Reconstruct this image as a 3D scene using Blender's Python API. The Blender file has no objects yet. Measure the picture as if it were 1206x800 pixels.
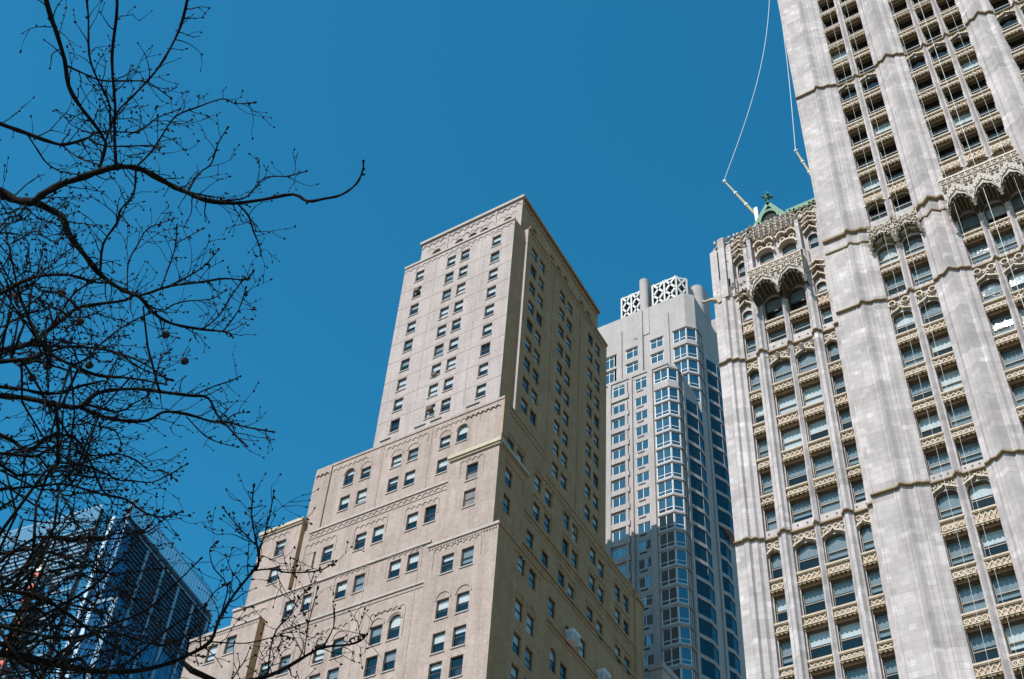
import bpy, bmesh, math, random
from math import sin, cos, pi, radians, atan2, hypot
from mathutils import Vector, Matrix
random.seed(7)
S = bpy.context.scene
COL = S.collection

# ------------------------------------------------------------------ camera
FPX = 1498.27
cam_d = bpy.data.cameras.new('camera'); cam = bpy.data.objects.new('camera', cam_d); COL.objects.link(cam)
cam_d.sensor_fit = 'HORIZONTAL'; cam_d.sensor_width = 36.0; cam_d.lens = 36.0 * FPX / 1206.0
cam_d.clip_start = 0.1; cam_d.clip_end = 6000
yaw, pit, rol = radians(-35.71045795), radians(46.28658595), radians(4.74995877)
fw = Vector((sin(yaw)*cos(pit), cos(yaw)*cos(pit), sin(pit))); rt = Vector((cos(yaw), -sin(yaw), 0)); up = rt.cross(fw)
rt2 = cos(rol)*rt + sin(rol)*up; up2 = -sin(rol)*rt + cos(rol)*up
M = Matrix((rt2, up2, -fw)).transposed().to_4x4(); M.translation = (0, 0, 1.6)
cam.matrix_world = M
S.camera = cam

# ------------------------------------------------------------------ world, sun, exposure
SKY_R, SKY_G = 1.62, 0.19
SUN = Vector((-0.0919, -1.0, 1.018)).normalized()
sun_el = math.asin(SUN.z); sun_az = atan2(SUN.x, SUN.y)
W = bpy.data.worlds.new('World'); S.world = W; W.use_nodes = True
nt = W.node_tree
bg = nt.nodes['Background']; sky = nt.nodes.new('ShaderNodeTexSky'); sky.sky_type = 'NISHITA'
sky.sun_disc = False; sky.sun_elevation = sun_el; sky.sun_rotation = sun_az
sky.altitude = 0; sky.air_density = 1.0; sky.dust_density = 0.35; sky.ozone_density = 2.2
# film response of a clear sky: the deep blue keeps less red and green, the pale horizon stays pale
sep = nt.nodes.new('ShaderNodeSeparateColor'); cmb = nt.nodes.new('ShaderNodeCombineColor'); nt.links.new(sky.outputs[0], sep.inputs[0])
def mth(op, a, b):
    m = nt.nodes.new('ShaderNodeMath'); m.operation = op
    for i, v in enumerate((a, b)):
        if isinstance(v, (int, float)): m.inputs[i].default_value = v
        else: nt.links.new(v, m.inputs[i])
    return m.outputs[0]
for ch, pw in ((0, SKY_R), (1, SKY_G)):
    q = mth('POWER', mth('MINIMUM', mth('DIVIDE', sep.outputs[ch], sep.outputs[2]), 1.0), pw)
    nt.links.new(mth('MULTIPLY', sep.outputs[ch], q), cmb.inputs[ch])
nt.links.new(sep.outputs[2], cmb.inputs[2]); nt.links.new(cmb.outputs[0], bg.inputs[0])
bg.inputs[1].default_value = 0.13
sd = bpy.data.lights.new('sun', 'SUN'); sd.energy = 4.6; sd.angle = radians(0.5); sd.color = (1.0, 0.965, 0.92)
so = bpy.data.objects.new('sun', sd); COL.objects.link(so)
so.rotation_euler = SUN.to_track_quat('Z', 'Y').to_euler(); so.location = (0, -50, 300)
S.view_settings.view_transform = 'Standard'; S.view_settings.look = 'None'
S.view_settings.exposure = 0.45; S.view_settings.gamma = 1.0
S.cycles.max_bounces = 6; S.cycles.transparent_max_bounces = 12

# ------------------------------------------------------------------ materials
def newmat(name):
    m = bpy.data.materials.new(name); m.use_nodes = True
    return m, m.node_tree, m.node_tree.nodes['Principled BSDF']
def ramp(nt, fac, stops):
    r = nt.nodes.new('ShaderNodeValToRGB')
    while len(r.color_ramp.elements) < len(stops): r.color_ramp.elements.new(0.5)
    for e, (p, c) in zip(r.color_ramp.elements, stops): e.position = p; e.color = (*c, 1)
    nt.links.new(fac, r.inputs[0]); return r.outputs[0]
def noise(nt, vec, scale, detail=4, rough=0.6):
    n = nt.nodes.new('ShaderNodeTexNoise'); n.inputs['Scale'].default_value = scale
    n.inputs['Detail'].default_value = detail; n.inputs['Roughness'].default_value = rough
    if vec is not None: nt.links.new(vec, n.inputs['Vector'])
    return n.outputs['Fac']
def wpos(nt, scl=(1, 1, 1)):
    g = nt.nodes.new('ShaderNodeNewGeometry'); mp = nt.nodes.new('ShaderNodeMapping')
    mp.inputs['Scale'].default_value = scl; nt.links.new(g.outputs['Position'], mp.inputs[0]); return mp.outputs[0]
def mixc(nt, a, b, fac, mode='MULTIPLY'):
    m = nt.nodes.new('ShaderNodeMix'); m.data_type = 'RGBA'; m.blend_type = mode
    if isinstance(fac, float): m.inputs[0].default_value = fac
    else: nt.links.new(fac, m.inputs[0])
    for i, v in ((6, a), (7, b)):
        if isinstance(v, tuple): m.inputs[i].default_value = (*v, 1)
        else: nt.links.new(v, m.inputs[i])
    return m.outputs[2]
def wallvec(nt, xonly=False):
    # (horizontal run, height) of a vertical wall: x+y along either street face, z up
    g = nt.nodes.new('ShaderNodeNewGeometry'); s = nt.nodes.new('ShaderNodeSeparateXYZ'); nt.links.new(g.outputs['Position'], s.inputs[0])
    a = nt.nodes.new('ShaderNodeMath'); a.operation = 'ADD'; nt.links.new(s.outputs[0], a.inputs[0]); nt.links.new(s.outputs[1], a.inputs[1])
    if xonly: a.inputs[1].default_value = 0.0; nt.links.remove(a.inputs[1].links[0])
    c = nt.nodes.new('ShaderNodeCombineXYZ'); nt.links.new(a.outputs[0], c.inputs[0]); nt.links.new(s.outputs[2], c.inputs[1])
    return c.outputs[0]
def stone(name, cols, scale=0.5, rough=0.85, streak=0.25, fine=6.0, bump=0.15, blocks=None, spec=0.3, fc=(0.82, 1.12)):
    m, nt, b = newmat(name)
    p = wpos(nt)
    c = ramp(nt, noise(nt, p, scale, 6, 0.65), [(0.3, cols[0]), (0.7, cols[1])])
    f = ramp(nt, noise(nt, p, fine, 3, 0.7), [(0.25, (fc[0],)*3), (0.75, (fc[1],)*3)])
    c = mixc(nt, c, f, 1.0)
    st = ramp(nt, noise(nt, wpos(nt, (0.9, 0.9, 0.06)), 1.0, 4, 0.7), [(0.35, (0.72, 0.70, 0.68)), (0.6, (1, 1, 1))])
    c = mixc(nt, c, st, streak)
    if blocks:
        bw, bh, contrast, mort = blocks[:4]; xo = len(blocks) > 4
        br = nt.nodes.new('ShaderNodeTexBrick'); nt.links.new(wallvec(nt, xo), br.inputs['Vector'])
        br.inputs['Scale'].default_value = 1.0; br.inputs['Brick Width'].default_value = bw; br.inputs['Row Height'].default_value = bh
        br.inputs['Mortar Size'].default_value = mort; br.inputs['Mortar Smooth'].default_value = 0.2
        br.inputs['Color1'].default_value = (1 - contrast, 1 - contrast, 1 - contrast, 1); br.inputs['Color2'].default_value = (1 + contrast, 1 + contrast, 1 + contrast, 1)
        br.inputs['Mortar'].default_value = (0.8, 0.78, 0.76, 1)
        c = mixc(nt, c, br.outputs['Color'], 1.0)
        if not xo:  # faintly mismatched areas of repointed brick
            for w_, h_, k_ in ((5.3, 4.06, 0.030), (2.1, 8.2, 0.022)):
                b2 = nt.nodes.new('ShaderNodeTexBrick'); nt.links.new(wallvec(nt), b2.inputs['Vector']); b2.inputs['Scale'].default_value = 1.0; b2.offset = 0.37
                b2.inputs['Brick Width'].default_value = w_; b2.inputs['Row Height'].default_value = h_; b2.inputs['Mortar Size'].default_value = 0.0
                b2.inputs['Color1'].default_value = (1 - k_, 1 - k_*.9, 1 - k_*.8, 1); b2.inputs['Color2'].default_value = (1 + k_, 1 + k_, 1 + k_, 1)
                c = mixc(nt, c, b2.outputs['Color'], 1.0)
        if xo:      # a few bright replaced blocks
            b3 = nt.nodes.new('ShaderNodeTexBrick'); nt.links.new(wallvec(nt, True), b3.inputs['Vector']); b3.inputs['Scale'].default_value = 1.0; b3.offset = 0.41
            b3.inputs['Brick Width'].default_value = 0.62; b3.inputs['Row Height'].default_value = 0.5; b3.inputs['Mortar Size'].default_value = 0.0
            b3.inputs['Color1'].default_value = (0, 0, 0, 1); b3.inputs['Color2'].default_value = (1, 1, 1, 1)
            c = mixc(nt, c, ramp(nt, b3.outputs['Color'], [(0.0, (0.93, 0.915, 0.905)), (0.10, (1, 1, 1)), (0.90, (1, 1, 1)), (0.96, (1.22, 1.22, 1.24))]), 1.0)
        if xo:      # larger replaced and cleaned patches of blocks
            for w_, h_, k_ in ((3.1, 1.86, 0.13), (1.9, 3.1, 0.09)):
                b2 = nt.nodes.new('ShaderNodeTexBrick'); nt.links.new(wallvec(nt, True), b2.inputs['Vector']); b2.inputs['Scale'].default_value = 1.0
                b2.inputs['Brick Width'].default_value = w_; b2.inputs['Row Height'].default_value = h_; b2.inputs['Mortar Size'].default_value = 0.0; b2.offset = 0.37
                b2.inputs['Color1'].default_value = (1 - k_, 1 - k_, 1 - k_, 1); b2.inputs['Color2'].default_value = (1 + k_, 1 + k_, 1 + k_, 1); b2.inputs['Mortar'].default_value = (1, 1, 1, 1)
                c = mixc(nt, c, b2.outputs['Color'], 1.0)
    nt.links.new(c, b.inputs['Base Color']); b.inputs['Roughness'].default_value = rough; b.inputs['Specular IOR Level'].default_value = spec
    if bump:
        bp = nt.nodes.new('ShaderNodeBump'); bp.inputs['Strength'].default_value = bump; bp.inputs['Distance'].default_value = 0.05
        nt.links.new(noise(nt, p, fine * 1.5, 4), bp.inputs['Height']); nt.links.new(bp.outputs[0], b.inputs['Normal'])
    return m
def plain(name, col, rough=0.6, metal=0.0, var=0.12, scale=3.0, spec=0.4):
    m, nt, b = newmat(name)
    lo = tuple(x * (1 - var) for x in col); hi = tuple(min(1, x * (1 + var)) for x in col)
    c = ramp(nt, noise(nt, wpos(nt), scale), [(0.3, lo), (0.7, hi)])
    nt.links.new(c, b.inputs['Base Color']); b.inputs['Roughness'].default_value = rough; b.inputs['Metallic'].default_value = metal
    b.inputs['Specular IOR Level'].default_value = spec
    return m
def glass(name, tintc=(0.7, 0.82, 0.82), f0=0.1, rough=0.03, body=None, bodymix=0.0, gcol=(0.93, 0.97, 1.0)):
    m, nt, b = newmat(name); nt.nodes.remove(b)
    out = nt.nodes['Material Output']
    tr = nt.nodes.new('ShaderNodeBsdfTransparent'); tr.inputs[0].default_value = (*tintc, 1)
    gl = nt.nodes.new('ShaderNodeBsdfGlossy'); gl.inputs['Roughness'].default_value = rough; gl.inputs['Color'].default_value = (*gcol, 1)
    base = tr.outputs[0]
    if body:
        df = nt.nodes.new('ShaderNodeBsdfDiffuse'); df.inputs[0].default_value = (*body, 1)
        mx = nt.nodes.new('ShaderNodeMixShader'); mx.inputs[0].default_value = bodymix
        nt.links.new(tr.outputs[0], mx.inputs[1]); nt.links.new(df.outputs[0], mx.inputs[2]); base = mx.outputs[0]
    lw = nt.nodes.new('ShaderNodeLayerWeight'); lw.inputs[0].default_value = 0.5
    p5 = nt.nodes.new('ShaderNodeMath'); p5.operation = 'POWER'; p5.inputs[1].default_value = 4.0; nt.links.new(lw.outputs['Facing'], p5.inputs[0])
    ad = nt.nodes.new('ShaderNodeMath'); ad.operation = 'ADD'; ad.use_clamp = True; ad.inputs[1].default_value = f0
    nt.links.new(p5.outputs[0], ad.inputs[0])
    bpn = nt.nodes.new('ShaderNodeBump'); bpn.inputs['Strength'].default_value = 0.2; bpn.inputs['Distance'].default_value = 0.02
    nt.links.new(noise(nt, wpos(nt), 1.6, 2), bpn.inputs['Height']); nt.links.new(bpn.outputs[0], gl.inputs['Normal'])
    mx2 = nt.nodes.new('ShaderNodeMixShader'); nt.links.new(ad.outputs[0], mx2.inputs[0]); nt.links.new(base, mx2.inputs[1]); nt.links.new(gl.outputs[0], mx2.inputs[2])
    nt.links.new(mx2.outputs[0], out.inputs[0])
    return m

MT = {}
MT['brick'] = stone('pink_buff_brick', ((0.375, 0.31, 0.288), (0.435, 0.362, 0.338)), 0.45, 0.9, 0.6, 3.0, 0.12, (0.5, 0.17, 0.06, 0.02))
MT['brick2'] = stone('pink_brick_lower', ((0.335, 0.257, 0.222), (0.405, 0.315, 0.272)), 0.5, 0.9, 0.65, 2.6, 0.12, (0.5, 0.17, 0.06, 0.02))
MT['brickshade'] = stone('shaded_side_brick', ((0.36, 0.205, 0.104), (0.45, 0.265, 0.14)), 0.5, 0.9, 0.4, 4.0, 0.15, (0.5, 0.17, 0.06, 0.02))  # same brick again, the shade of the side faces put into its colour
MT['lime'] = stone('limestone_trim', ((0.345, 0.285, 0.25), (0.42, 0.35, 0.31)), 1.0, 0.8, 0.3)
MT['gold'] = stone('yellow_terracotta_cornice', ((0.40, 0.32, 0.225), (0.50, 0.41, 0.30)), 1.0, 0.7, 0.3)
MT['terra'] = stone('white_glazed_terracotta', ((0.365, 0.316, 0.303), (0.415, 0.365, 0.351)), 0.5, 0.75, 0.14, 2.2, 0.06, (0.95, 0.62, 0.085, 0.018, True), 0.15, (0.95, 1.04))
MT['ornament'] = stone('cream_ornament_terracotta', ((0.41, 0.315, 0.232), (0.49, 0.395, 0.305)), 1.5, 0.6, 0.35, 4.0, 0.1)
MT['ochre'] = stone('ochre_ornament_ground', ((0.37, 0.24, 0.145), (0.45, 0.31, 0.20)), 1.5, 0.75, 0.3, 4.0, 0.1)
MT['bandbrown'] = stone('brown_shaded_band', ((0.17, 0.115, 0.055), (0.27, 0.19, 0.10)), 2.0, 0.7, 0.3)  # brown trim, with shade under bands and ledges put into the colour
MT['carved'] = stone('carved_pinkish_terracotta', ((0.31, 0.27, 0.235), (0.42, 0.37, 0.325)), 2.2, 0.65, 0.5, 5.0, 0.3)
MT['soffitshade'] = stone('shaded_soffit', ((0.035, 0.030, 0.020), (0.09, 0.078, 0.055)), 1.5, 0.9, 0.3)  # near-black soffit colour stands in for shade under the canopies
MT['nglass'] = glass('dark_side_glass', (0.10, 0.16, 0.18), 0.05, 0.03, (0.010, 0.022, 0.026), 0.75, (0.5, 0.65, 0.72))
MT['jamb'] = stone('brown_shaded_reveal', ((0.10, 0.075, 0.04), (0.17, 0.125, 0.07)), 2.0, 0.8, 0.3)  # brown jamb colour, darkened to stand for shade below the lintel
MT['copper'] = plain('green_copper', (0.04, 0.145, 0.08), 0.6, 0.0, 0.35, 2.0)
MT['frame'] = plain('dark_bronze_window_frame', (0.045, 0.036, 0.026), 0.5)
MT['cframe'] = plain('brown_window_frame', (0.15, 0.115, 0.075), 0.5)
MT['white'] = plain('white_painted_metal', (0.72, 0.72, 0.70), 0.45)
MT['lattice'] = plain('pale_lattice_paint', (0.47, 0.45, 0.43), 0.6)
MT['room'] = plain('dark_room', (0.022, 0.022, 0.022), 0.9)
MT['blind'] = plain('cloth_blind', (0.62, 0.62, 0.59), 0.9, 0, 0.06)
MT['blindgrey'] = plain('grey_blind', (0.22, 0.255, 0.265), 0.9, 0, 0.06)
MT['pane'] = glass('window_glass', (0.82, 0.83, 0.84), 0.085, 0.03, None, 0.0, (0.9, 0.93, 0.93))
MT['panedeep'] = glass('tower_window_glass', (0.77, 0.80, 0.82), 0.05, 0.012, None, 0.0, (0.9, 0.94, 0.94))
MT['conc'] = stone('pale_precast_concrete', ((0.335, 0.293, 0.278), (0.39, 0.347, 0.33)), 0.3, 0.85, 0.35, 3.0, 0.05, (2.6, 3.9, 0.02, 0.008))
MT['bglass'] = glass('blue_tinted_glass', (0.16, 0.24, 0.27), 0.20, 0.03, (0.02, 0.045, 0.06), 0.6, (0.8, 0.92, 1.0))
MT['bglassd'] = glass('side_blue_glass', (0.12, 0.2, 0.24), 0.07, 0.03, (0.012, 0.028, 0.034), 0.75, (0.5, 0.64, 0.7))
MT['curtain'] = glass('curtain_wall_glass', (0.10, 0.17, 0.24), 0.18, 0.04, (0.008, 0.03, 0.08), 0.8, (0.6, 0.82, 1.0))
MT['curtain_e'] = glass('sky_reflecting_glass', (0.10, 0.17, 0.24), 0.42, 0.05, (0.02, 0.05, 0.09), 0.8, (0.9, 0.97, 1.0))
MT['steel'] = plain('stainless_steel', (0.62, 0.66, 0.70), 0.35, 0.6)
MT['louver'] = plain('dark_louvre', (0.018, 0.024, 0.034), 0.5)
MT['slat'] = plain('pale_blue_slat', (0.19, 0.28, 0.36), 0.4, 0.3)
MT['screen'] = glass('glass_parapet', (0.72, 0.86, 0.90), 0.06, 0.08, (0.25, 0.35, 0.40), 0.35)
MT['orange'] = plain('orange_netting', (0.50, 0.11, 0.07), 0.8)
MT['rust'] = plain('dark_steel_mast', (0.05, 0.028, 0.02), 0.8)
MT['rope'] = plain('pale_rope', (0.62, 0.62, 0.58), 0.8)
MT['pole'] = plain('weathered_yellow_pole', (0.38, 0.33, 0.20), 0.6)
MT['asphalt'] = stone('asphalt', ((0.045, 0.045, 0.047), (0.06, 0.06, 0.06)), 0.4, 0.9, 0.0, 8, 0.2)
MT['paving'] = stone('pavement', ((0.15, 0.135, 0.11), (0.20, 0.18, 0.15)), 0.4, 0.9, 0.0, 5, 0.1)
MT['bark'] = stone('silhouette_bark', ((0.005, 0.0045, 0.004), (0.012, 0.010, 0.008)), 6.0, 0.95, 0.0, 20, 0.3, None, 0.1)  # near-black base colour stands in for branches seen in shade
MT['seed'] = plain('brown_seed_ball', (0.014, 0.010, 0.007), 0.95, 0, 0.3, 60)
MT['roof'] = plain('tar_roof', (0.06, 0.06, 0.06), 0.9)

# ------------------------------------------------------------------ mesh builder
class MB:
    def __init__(s): s.v = []; s.f = []; s.mi = []; s.mats = []
    def m(s, mat):
        mat = MT[mat]
        if mat not in s.mats: s.mats.append(mat)
        return s.mats.index(mat)
    def face(s, pts, mat):
        i = len(s.v); s.v += [tuple(p) for p in pts]; s.f.append(tuple(range(i, i + len(pts)))); s.mi.append(s.m(mat))
    def box(s, x0, x1, y0, y1, z0, z1, mat, T=None):
        P = [(x0, y0, z0), (x1, y0, z0), (x1, y1, z0), (x0, y1, z0), (x0, y0, z1), (x1, y0, z1), (x1, y1, z1), (x0, y1, z1)]
        if T: P = [T(*p) for p in P]
        i = len(s.v); s.v += [tuple(p) for p in P]; k = s.m(mat)
        for q in ((0, 3, 2, 1), (4, 5, 6, 7), (0, 1, 5, 4), (1, 2, 6, 5), (2, 3, 7, 6), (3, 0, 4, 7)):
            s.f.append(tuple(i + a for a in q)); s.mi.append(k)
    def sweep(s, path, prof, mat, closed=False):
        """path: list of (pos, nrm, up) frames; prof: list of (a, b) -> pos + a*nrm + b*up"""
        i = len(s.v); n = len(prof); k = s.m(mat)
        for p, a, b in path:
            for (x, y) in prof: s.v.append(tuple(Vector(p) + Vector(a) * x + Vector(b) * y))
        L = len(path)
        for j in range(L - (0 if closed else 1)):
            j2 = (j + 1) % L
            for q in range(n):
                q2 = (q + 1) % n
                s.f.append((i + j*n + q, i + j*n + q2, i + j2*n + q2, i + j2*n + q)); s.mi.append(k)
        if not closed:
            s.f.append(tuple(i + q for q in range(n))); s.mi.append(k)
            s.f.append(tuple(i + (L-1)*n + q for q in range(n))[::-1]); s.mi.append(k)
    def tube(s, pts, rads, mat, sides=6):
        k = s.m(mat); i = len(s.v); pts = [Vector(p) for p in pts]
        nrm = None
        for j, p in enumerate(pts):
            t = (pts[min(j+1, len(pts)-1)] - pts[max(j-1, 0)]).normalized()
            if nrm is None: nrm = t.orthogonal().normalized()
            nrm = (nrm - t * nrm.dot(t)); nrm = nrm.normalized() if nrm.length > 1e-6 else t.orthogonal().normalized()
            b = t.cross(nrm)
            for q in range(sides):
                a = 2*pi*q/sides; s.v.append(tuple(p + (nrm*cos(a) + b*sin(a)) * rads[j]))
        for j in range(len(pts) - 1):
            for q in range(sides):
                q2 = (q+1) % sides
                s.f.append((i+j*sides+q, i+j*sides+q2, i+(j+1)*sides+q2, i+(j+1)*sides+q)); s.mi.append(k)
        s.f.append(tuple(i+q for q in range(sides))[::-1]); s.mi.append(k)
        e = i + (len(pts)-1)*sides; s.f.append(tuple(e+q for q in range(sides))); s.mi.append(k)
    def mesh(s, name):
        me = bpy.data.meshes.new(name); me.from_pydata(s.v, [], s.f)
        for mt in s.mats: me.materials.append(mt)
        me.polygons.foreach_set('material_index', s.mi); me.update(); return me
    def build(s, name, parent=None, smooth=False, loc=None, rotz=0, kind=None):
        me = s.mesh(name)
        if smooth: me.polygons.foreach_set('use_smooth', [True] * len(me.polygons))
        return link(name, me, parent, loc, rotz, kind)
def link(name, me, parent=None, loc=None, rotz=0, kind=None):
    o = bpy.data.objects.new(name, me); COL.objects.link(o)
    if parent is not None: o.parent = parent
    if loc is not None: o.location = loc
    if rotz: o.rotation_euler = (0, 0, rotz)
    if kind: o['kind'] = kind
    return o
def thing(name, label, cat, loc=(0, 0, 0), group=None):
    o = bpy.data.objects.new(name, None); COL.objects.link(o); o.location = loc; o.empty_display_size = 1
    o['label'] = label; o['category'] = cat
    if group: o['group'] = group
    return o
def tag(o, label, cat, group=None):
    o['label'] = label; o['category'] = cat
    if group: o['group'] = group
    return o

class Split:
    """like MB, but every box is an object of its own"""
    def __init__(s, g, name): s.g = g; s.name = name
    def box(s, *a):
        m = MB(); m.box(*a); s.g.part(m, s.name)
class Face:
    """a vertical wall plane: u along it, v = height, d = distance outward"""
    def __init__(s, ox, oy, dx, dy):
        s.o = Vector((ox, oy, 0)); s.t = Vector((dx, dy, 0)); tn = s.t.normalized()
        s.n = Vector((tn.y, -tn.x, 0)); s.rot = atan2(dy, dx)
    def P(s, u, v, d=0.0): return s.o + s.t * u + s.n * d + Vector((0, 0, v))
    def T(s, u, d, v): return s.P(u, v, -d)         # local box coordinates: x along, y inward, z up
def EF(Y): return Face(0, Y, 1, 0)                  # street front, u = world X
def NF(X0, Y0, k): return Face(X0 + k * Y0, 0, -k, 1)   # side street face, u = world Y

def wall(mb, F, u0, u1, v0, v1, ops, mat, depth=0.24, revmat=None):
    """ops: (ua, ub, va, vb, rise) openings; rise > 0 gives an arched head"""
    revmat = revmat or mat
    vs = sorted(set([v0, v1] + [o[2] for o in ops if v0 < o[2] < v1] + [o[3] for o in ops if v0 < o[3] < v1]))
    for a, b in zip(vs, vs[1:]):
        mid = (a + b) / 2; cov = sorted([o for o in ops if o[2] < mid < o[3]], key=lambda o: o[0])
        u = u0
        for o in cov:
            if o[0] > u: mb.face([F.P(u, a), F.P(o[0], a), F.P(o[0], b), F.P(u, b)], mat)
            u = max(u, o[1])
        if u1 > u: mb.face([F.P(u, a), F.P(u1, a), F.P(u1, b), F.P(u, b)], mat)
    for (ua, ub, va, vb, rise) in ops:
        sp = vb - rise
        for (p, q) in (((ua, va), (ua, sp)), ((ub, sp), (ub, va)), ((ub, va), (ua, va))):
            mb.face([F.P(*p), F.P(*q), F.P(*q, -depth), F.P(*p, -depth)], revmat)
        if rise <= 0:
            mb.face([F.P(ua, vb), F.P(ub, vb), F.P(ub, vb, -depth), F.P(ua, vb, -depth)], revmat)
        else:
            c = (ua + ub) / 2; w = (ub - ua) / 2; N = 10
            pts = [(c - w * cos(pi * k / N), sp + rise * sin(pi * k / N)) for k in range(N + 1)]
            for k in range(N):
                p, q = pts[k], pts[k+1]
                mb.face([F.P(*p), F.P(*q), F.P(*q, -depth), F.P(*p, -depth)], revmat)
                mb.face([F.P(*p), F.P(*q), F.P(q[0], vb), F.P(p[0], vb)], mat)

def shell(mb, pts, z0, z1, mat, skip=(), roof='roof'):
    """closed prism on a plan polygon, some sides left to detailed walls; roof sits on top"""
    n = len(pts)
    for i in range(n):
        if i in skip: continue
        a, b = pts[i], pts[(i+1) % n]
        mb.face([(*a, z0), (*b, z0), (*b, z1), (*a, z1)], mat)
    if roof: mb.face([(*p, z1) for p in pts], roof)

# ------------------------------------------------------------------ windows
WC = {}
def win_parts(w, h, style, fr, split, depth):
    key = (round(w, 2), round(h, 2), style)
    if key in WC: return WC[key]
    t = 0.075; mb = MB(); y0, y1 = depth, depth + 0.10
    mb.box(-w/2, -w/2 + t, y0, y1, 0, h, fr); mb.box(w/2 - t, w/2, y0, y1, 0, h, fr)
    mb.box(-w/2 + t, w/2 - t, y0, y1, 0, t*1.2, fr); mb.box(-w/2 + t, w/2 - t, y0, y1, h - t, h, fr)
    hs = h * split
    mb.box(-w/2 + t, w/2 - t, y0 - 0.03, y1, hs - 0.045, hs + 0.045, fr)
    if style.startswith('mull'): mb.box(-0.035, 0.035, y0 - 0.02, y1, t*1.2, h - t, fr)
    d = depth + 0.75
    A = [(-w/2, y1, 0), (w/2, y1, 0), (w/2, d, 0), (-w/2, d, 0), (-w/2, y1, h), (w/2, y1, h), (w/2, d, h), (-w/2, d, h)]
    for q in ((0, 1, 2, 3), (4, 7, 6, 5), (3, 2, 6, 7), (0, 3, 7, 4), (1, 5, 6, 2)): mb.face([A[i] for i in q], 'room')
    f = mb.mesh('window')
    up = MB(); up.face([(-w/2 + t, 0, -(h - hs)/2), (w/2 - t, 0, -(h - hs)/2), (w/2 - t, 0, (h - hs)/2), (-w/2 + t, 0, (h - hs)/2)], 'panedeep' if fr == 'cframe' else 'pane')
    lo = MB(); lo.face([(-w/2 + t, 0, -hs/2), (w/2 - t, 0, -hs/2), (w/2 - t, 0, hs/2), (-w/2 + t, 0, hs/2)], 'panedeep' if fr == 'cframe' else 'pane')
    bl = {}
    for bm in ('blind', 'blindgrey'):
        for fr_ in (0.25, 0.45, 0.55, 0.75, 1.0):
            b = MB(); zt = h - t; zb = h - t - (h - t - 0.1) * fr_
            b.face([(-w/2 + t, 0, zb), (w/2 - t, 0, zb), (w/2 - t, 0, zt), (-w/2 + t, 0, zt)], bm)
            bl[(bm, fr_)] = b.mesh('blind')
    WC[key] = (f, up.mesh('pane'), lo.mesh('pane'), bl, hs, y0 + 0.05)
    return WC[key]
def window(par, F, u, v, w, h, style='sash', fr='frame', split=0.5, depth=0.24, blind=None):
    f, up, lo, bl, hs, yg = win_parts(w, h, style, fr, split, depth)
    p = F.P(u, v)
    o = link('window', f, par, p, F.rot)
    jz = lambda: random.gauss(0, 0.011)
    for me, z in ((up, (h + hs)/2), (lo, hs/2)):
        q = link('pane', me, o, (0, yg - (0.02 if me is lo else 0), z)); q.rotation_euler = (jz(), 0, jz())
    if blind is None:
        r = random.random()
        blind = ('blind', random.choice((0.45, 0.45, 0.55, 0.75, 0.25))) if r < 0.66 else (('blindgrey', random.choice((0.45, 0.55, 1.0, 0.75))) if r < 0.88 else 0)
    if blind: link('blind', bl[blind], o, (0, yg + 0.09, 0))
    return o

def corbels(mb, F, u0, u1, v, r, mat, d=0.09, step=None, legs=0):
    """row of small round blind arches standing proud of the wall"""
    n = max(1, round((u1 - u0) / (2*r))); st = (u1 - u0) / n; r = st/2 * 0.92; w = r * 0.3
    for k in range(n):
        c = u0 + st * (k + 0.5); vv = v + (step(k, n) if step else 0)
        path = []
        for q in range(7):
            a = pi * q / 6; path.append((F.P(c - r*cos(a), vv + r*sin(a)), F.n, (F.t.normalized() * -cos(a) + Vector((0, 0, sin(a))))))
        mb.sweep(path, [(-0.02, -w/2), (d, -w/2), (d, w/2), (-0.02, w/2)], mat)
    if legs:
        for c in (u0, u1): mb.box(c - w/2, c + w/2, -d*0.8, 0.02, v - legs, v + 0.05, mat, F.T)
def archring(mb, F, c, v, r, mat, d=0.1, w=0.2, rise=None):
    rise = rise or r; path = []
    for q in range(11):
        a = pi * q / 10; path.append((F.P(c - r*cos(a), v + rise*sin(a)), F.n, (F.t.normalized() * -cos(a) + Vector((0, 0, sin(a)))).normalized()))
    mb.sweep(path, [(-0.02, 0), (d, 0), (d, w), (-0.02, w)], mat)
def strip(mb, F, u0, u1, v, h, d, mat): mb.box(u0, u1, -d, 0.03, v, v + h, mat, F.T)

# ------------------------------------------------------------------ ground
g = MB(); g.face([(-3000, -3000, 0), (3000, -3000, 0), (3000, 3000, 0), (-3000, 3000, 0)], 'paving'); g.build('ground', kind='structure')
g = MB(); g.face([(-900, 52, 0.004), (900, 52, 0.004), (900, 72, 0.004), (-900, 72, 0.004)], 'asphalt'); g.build('road', kind='structure')
g = MB(); g.box(-900, 900, 72, 80, -0.1, 0.14, 'paving'); g.box(-900, 900, 40, 52, -0.1, 0.14, 'paving'); g.build('pavement', kind='structure')
g = MB()
for k in range(-60, 61): g.box(k*9, k*9 + 3, 61.93, 62.07, 0.0, 0.009, 'white')
g.build('lane_marking', kind='structure')

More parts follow.
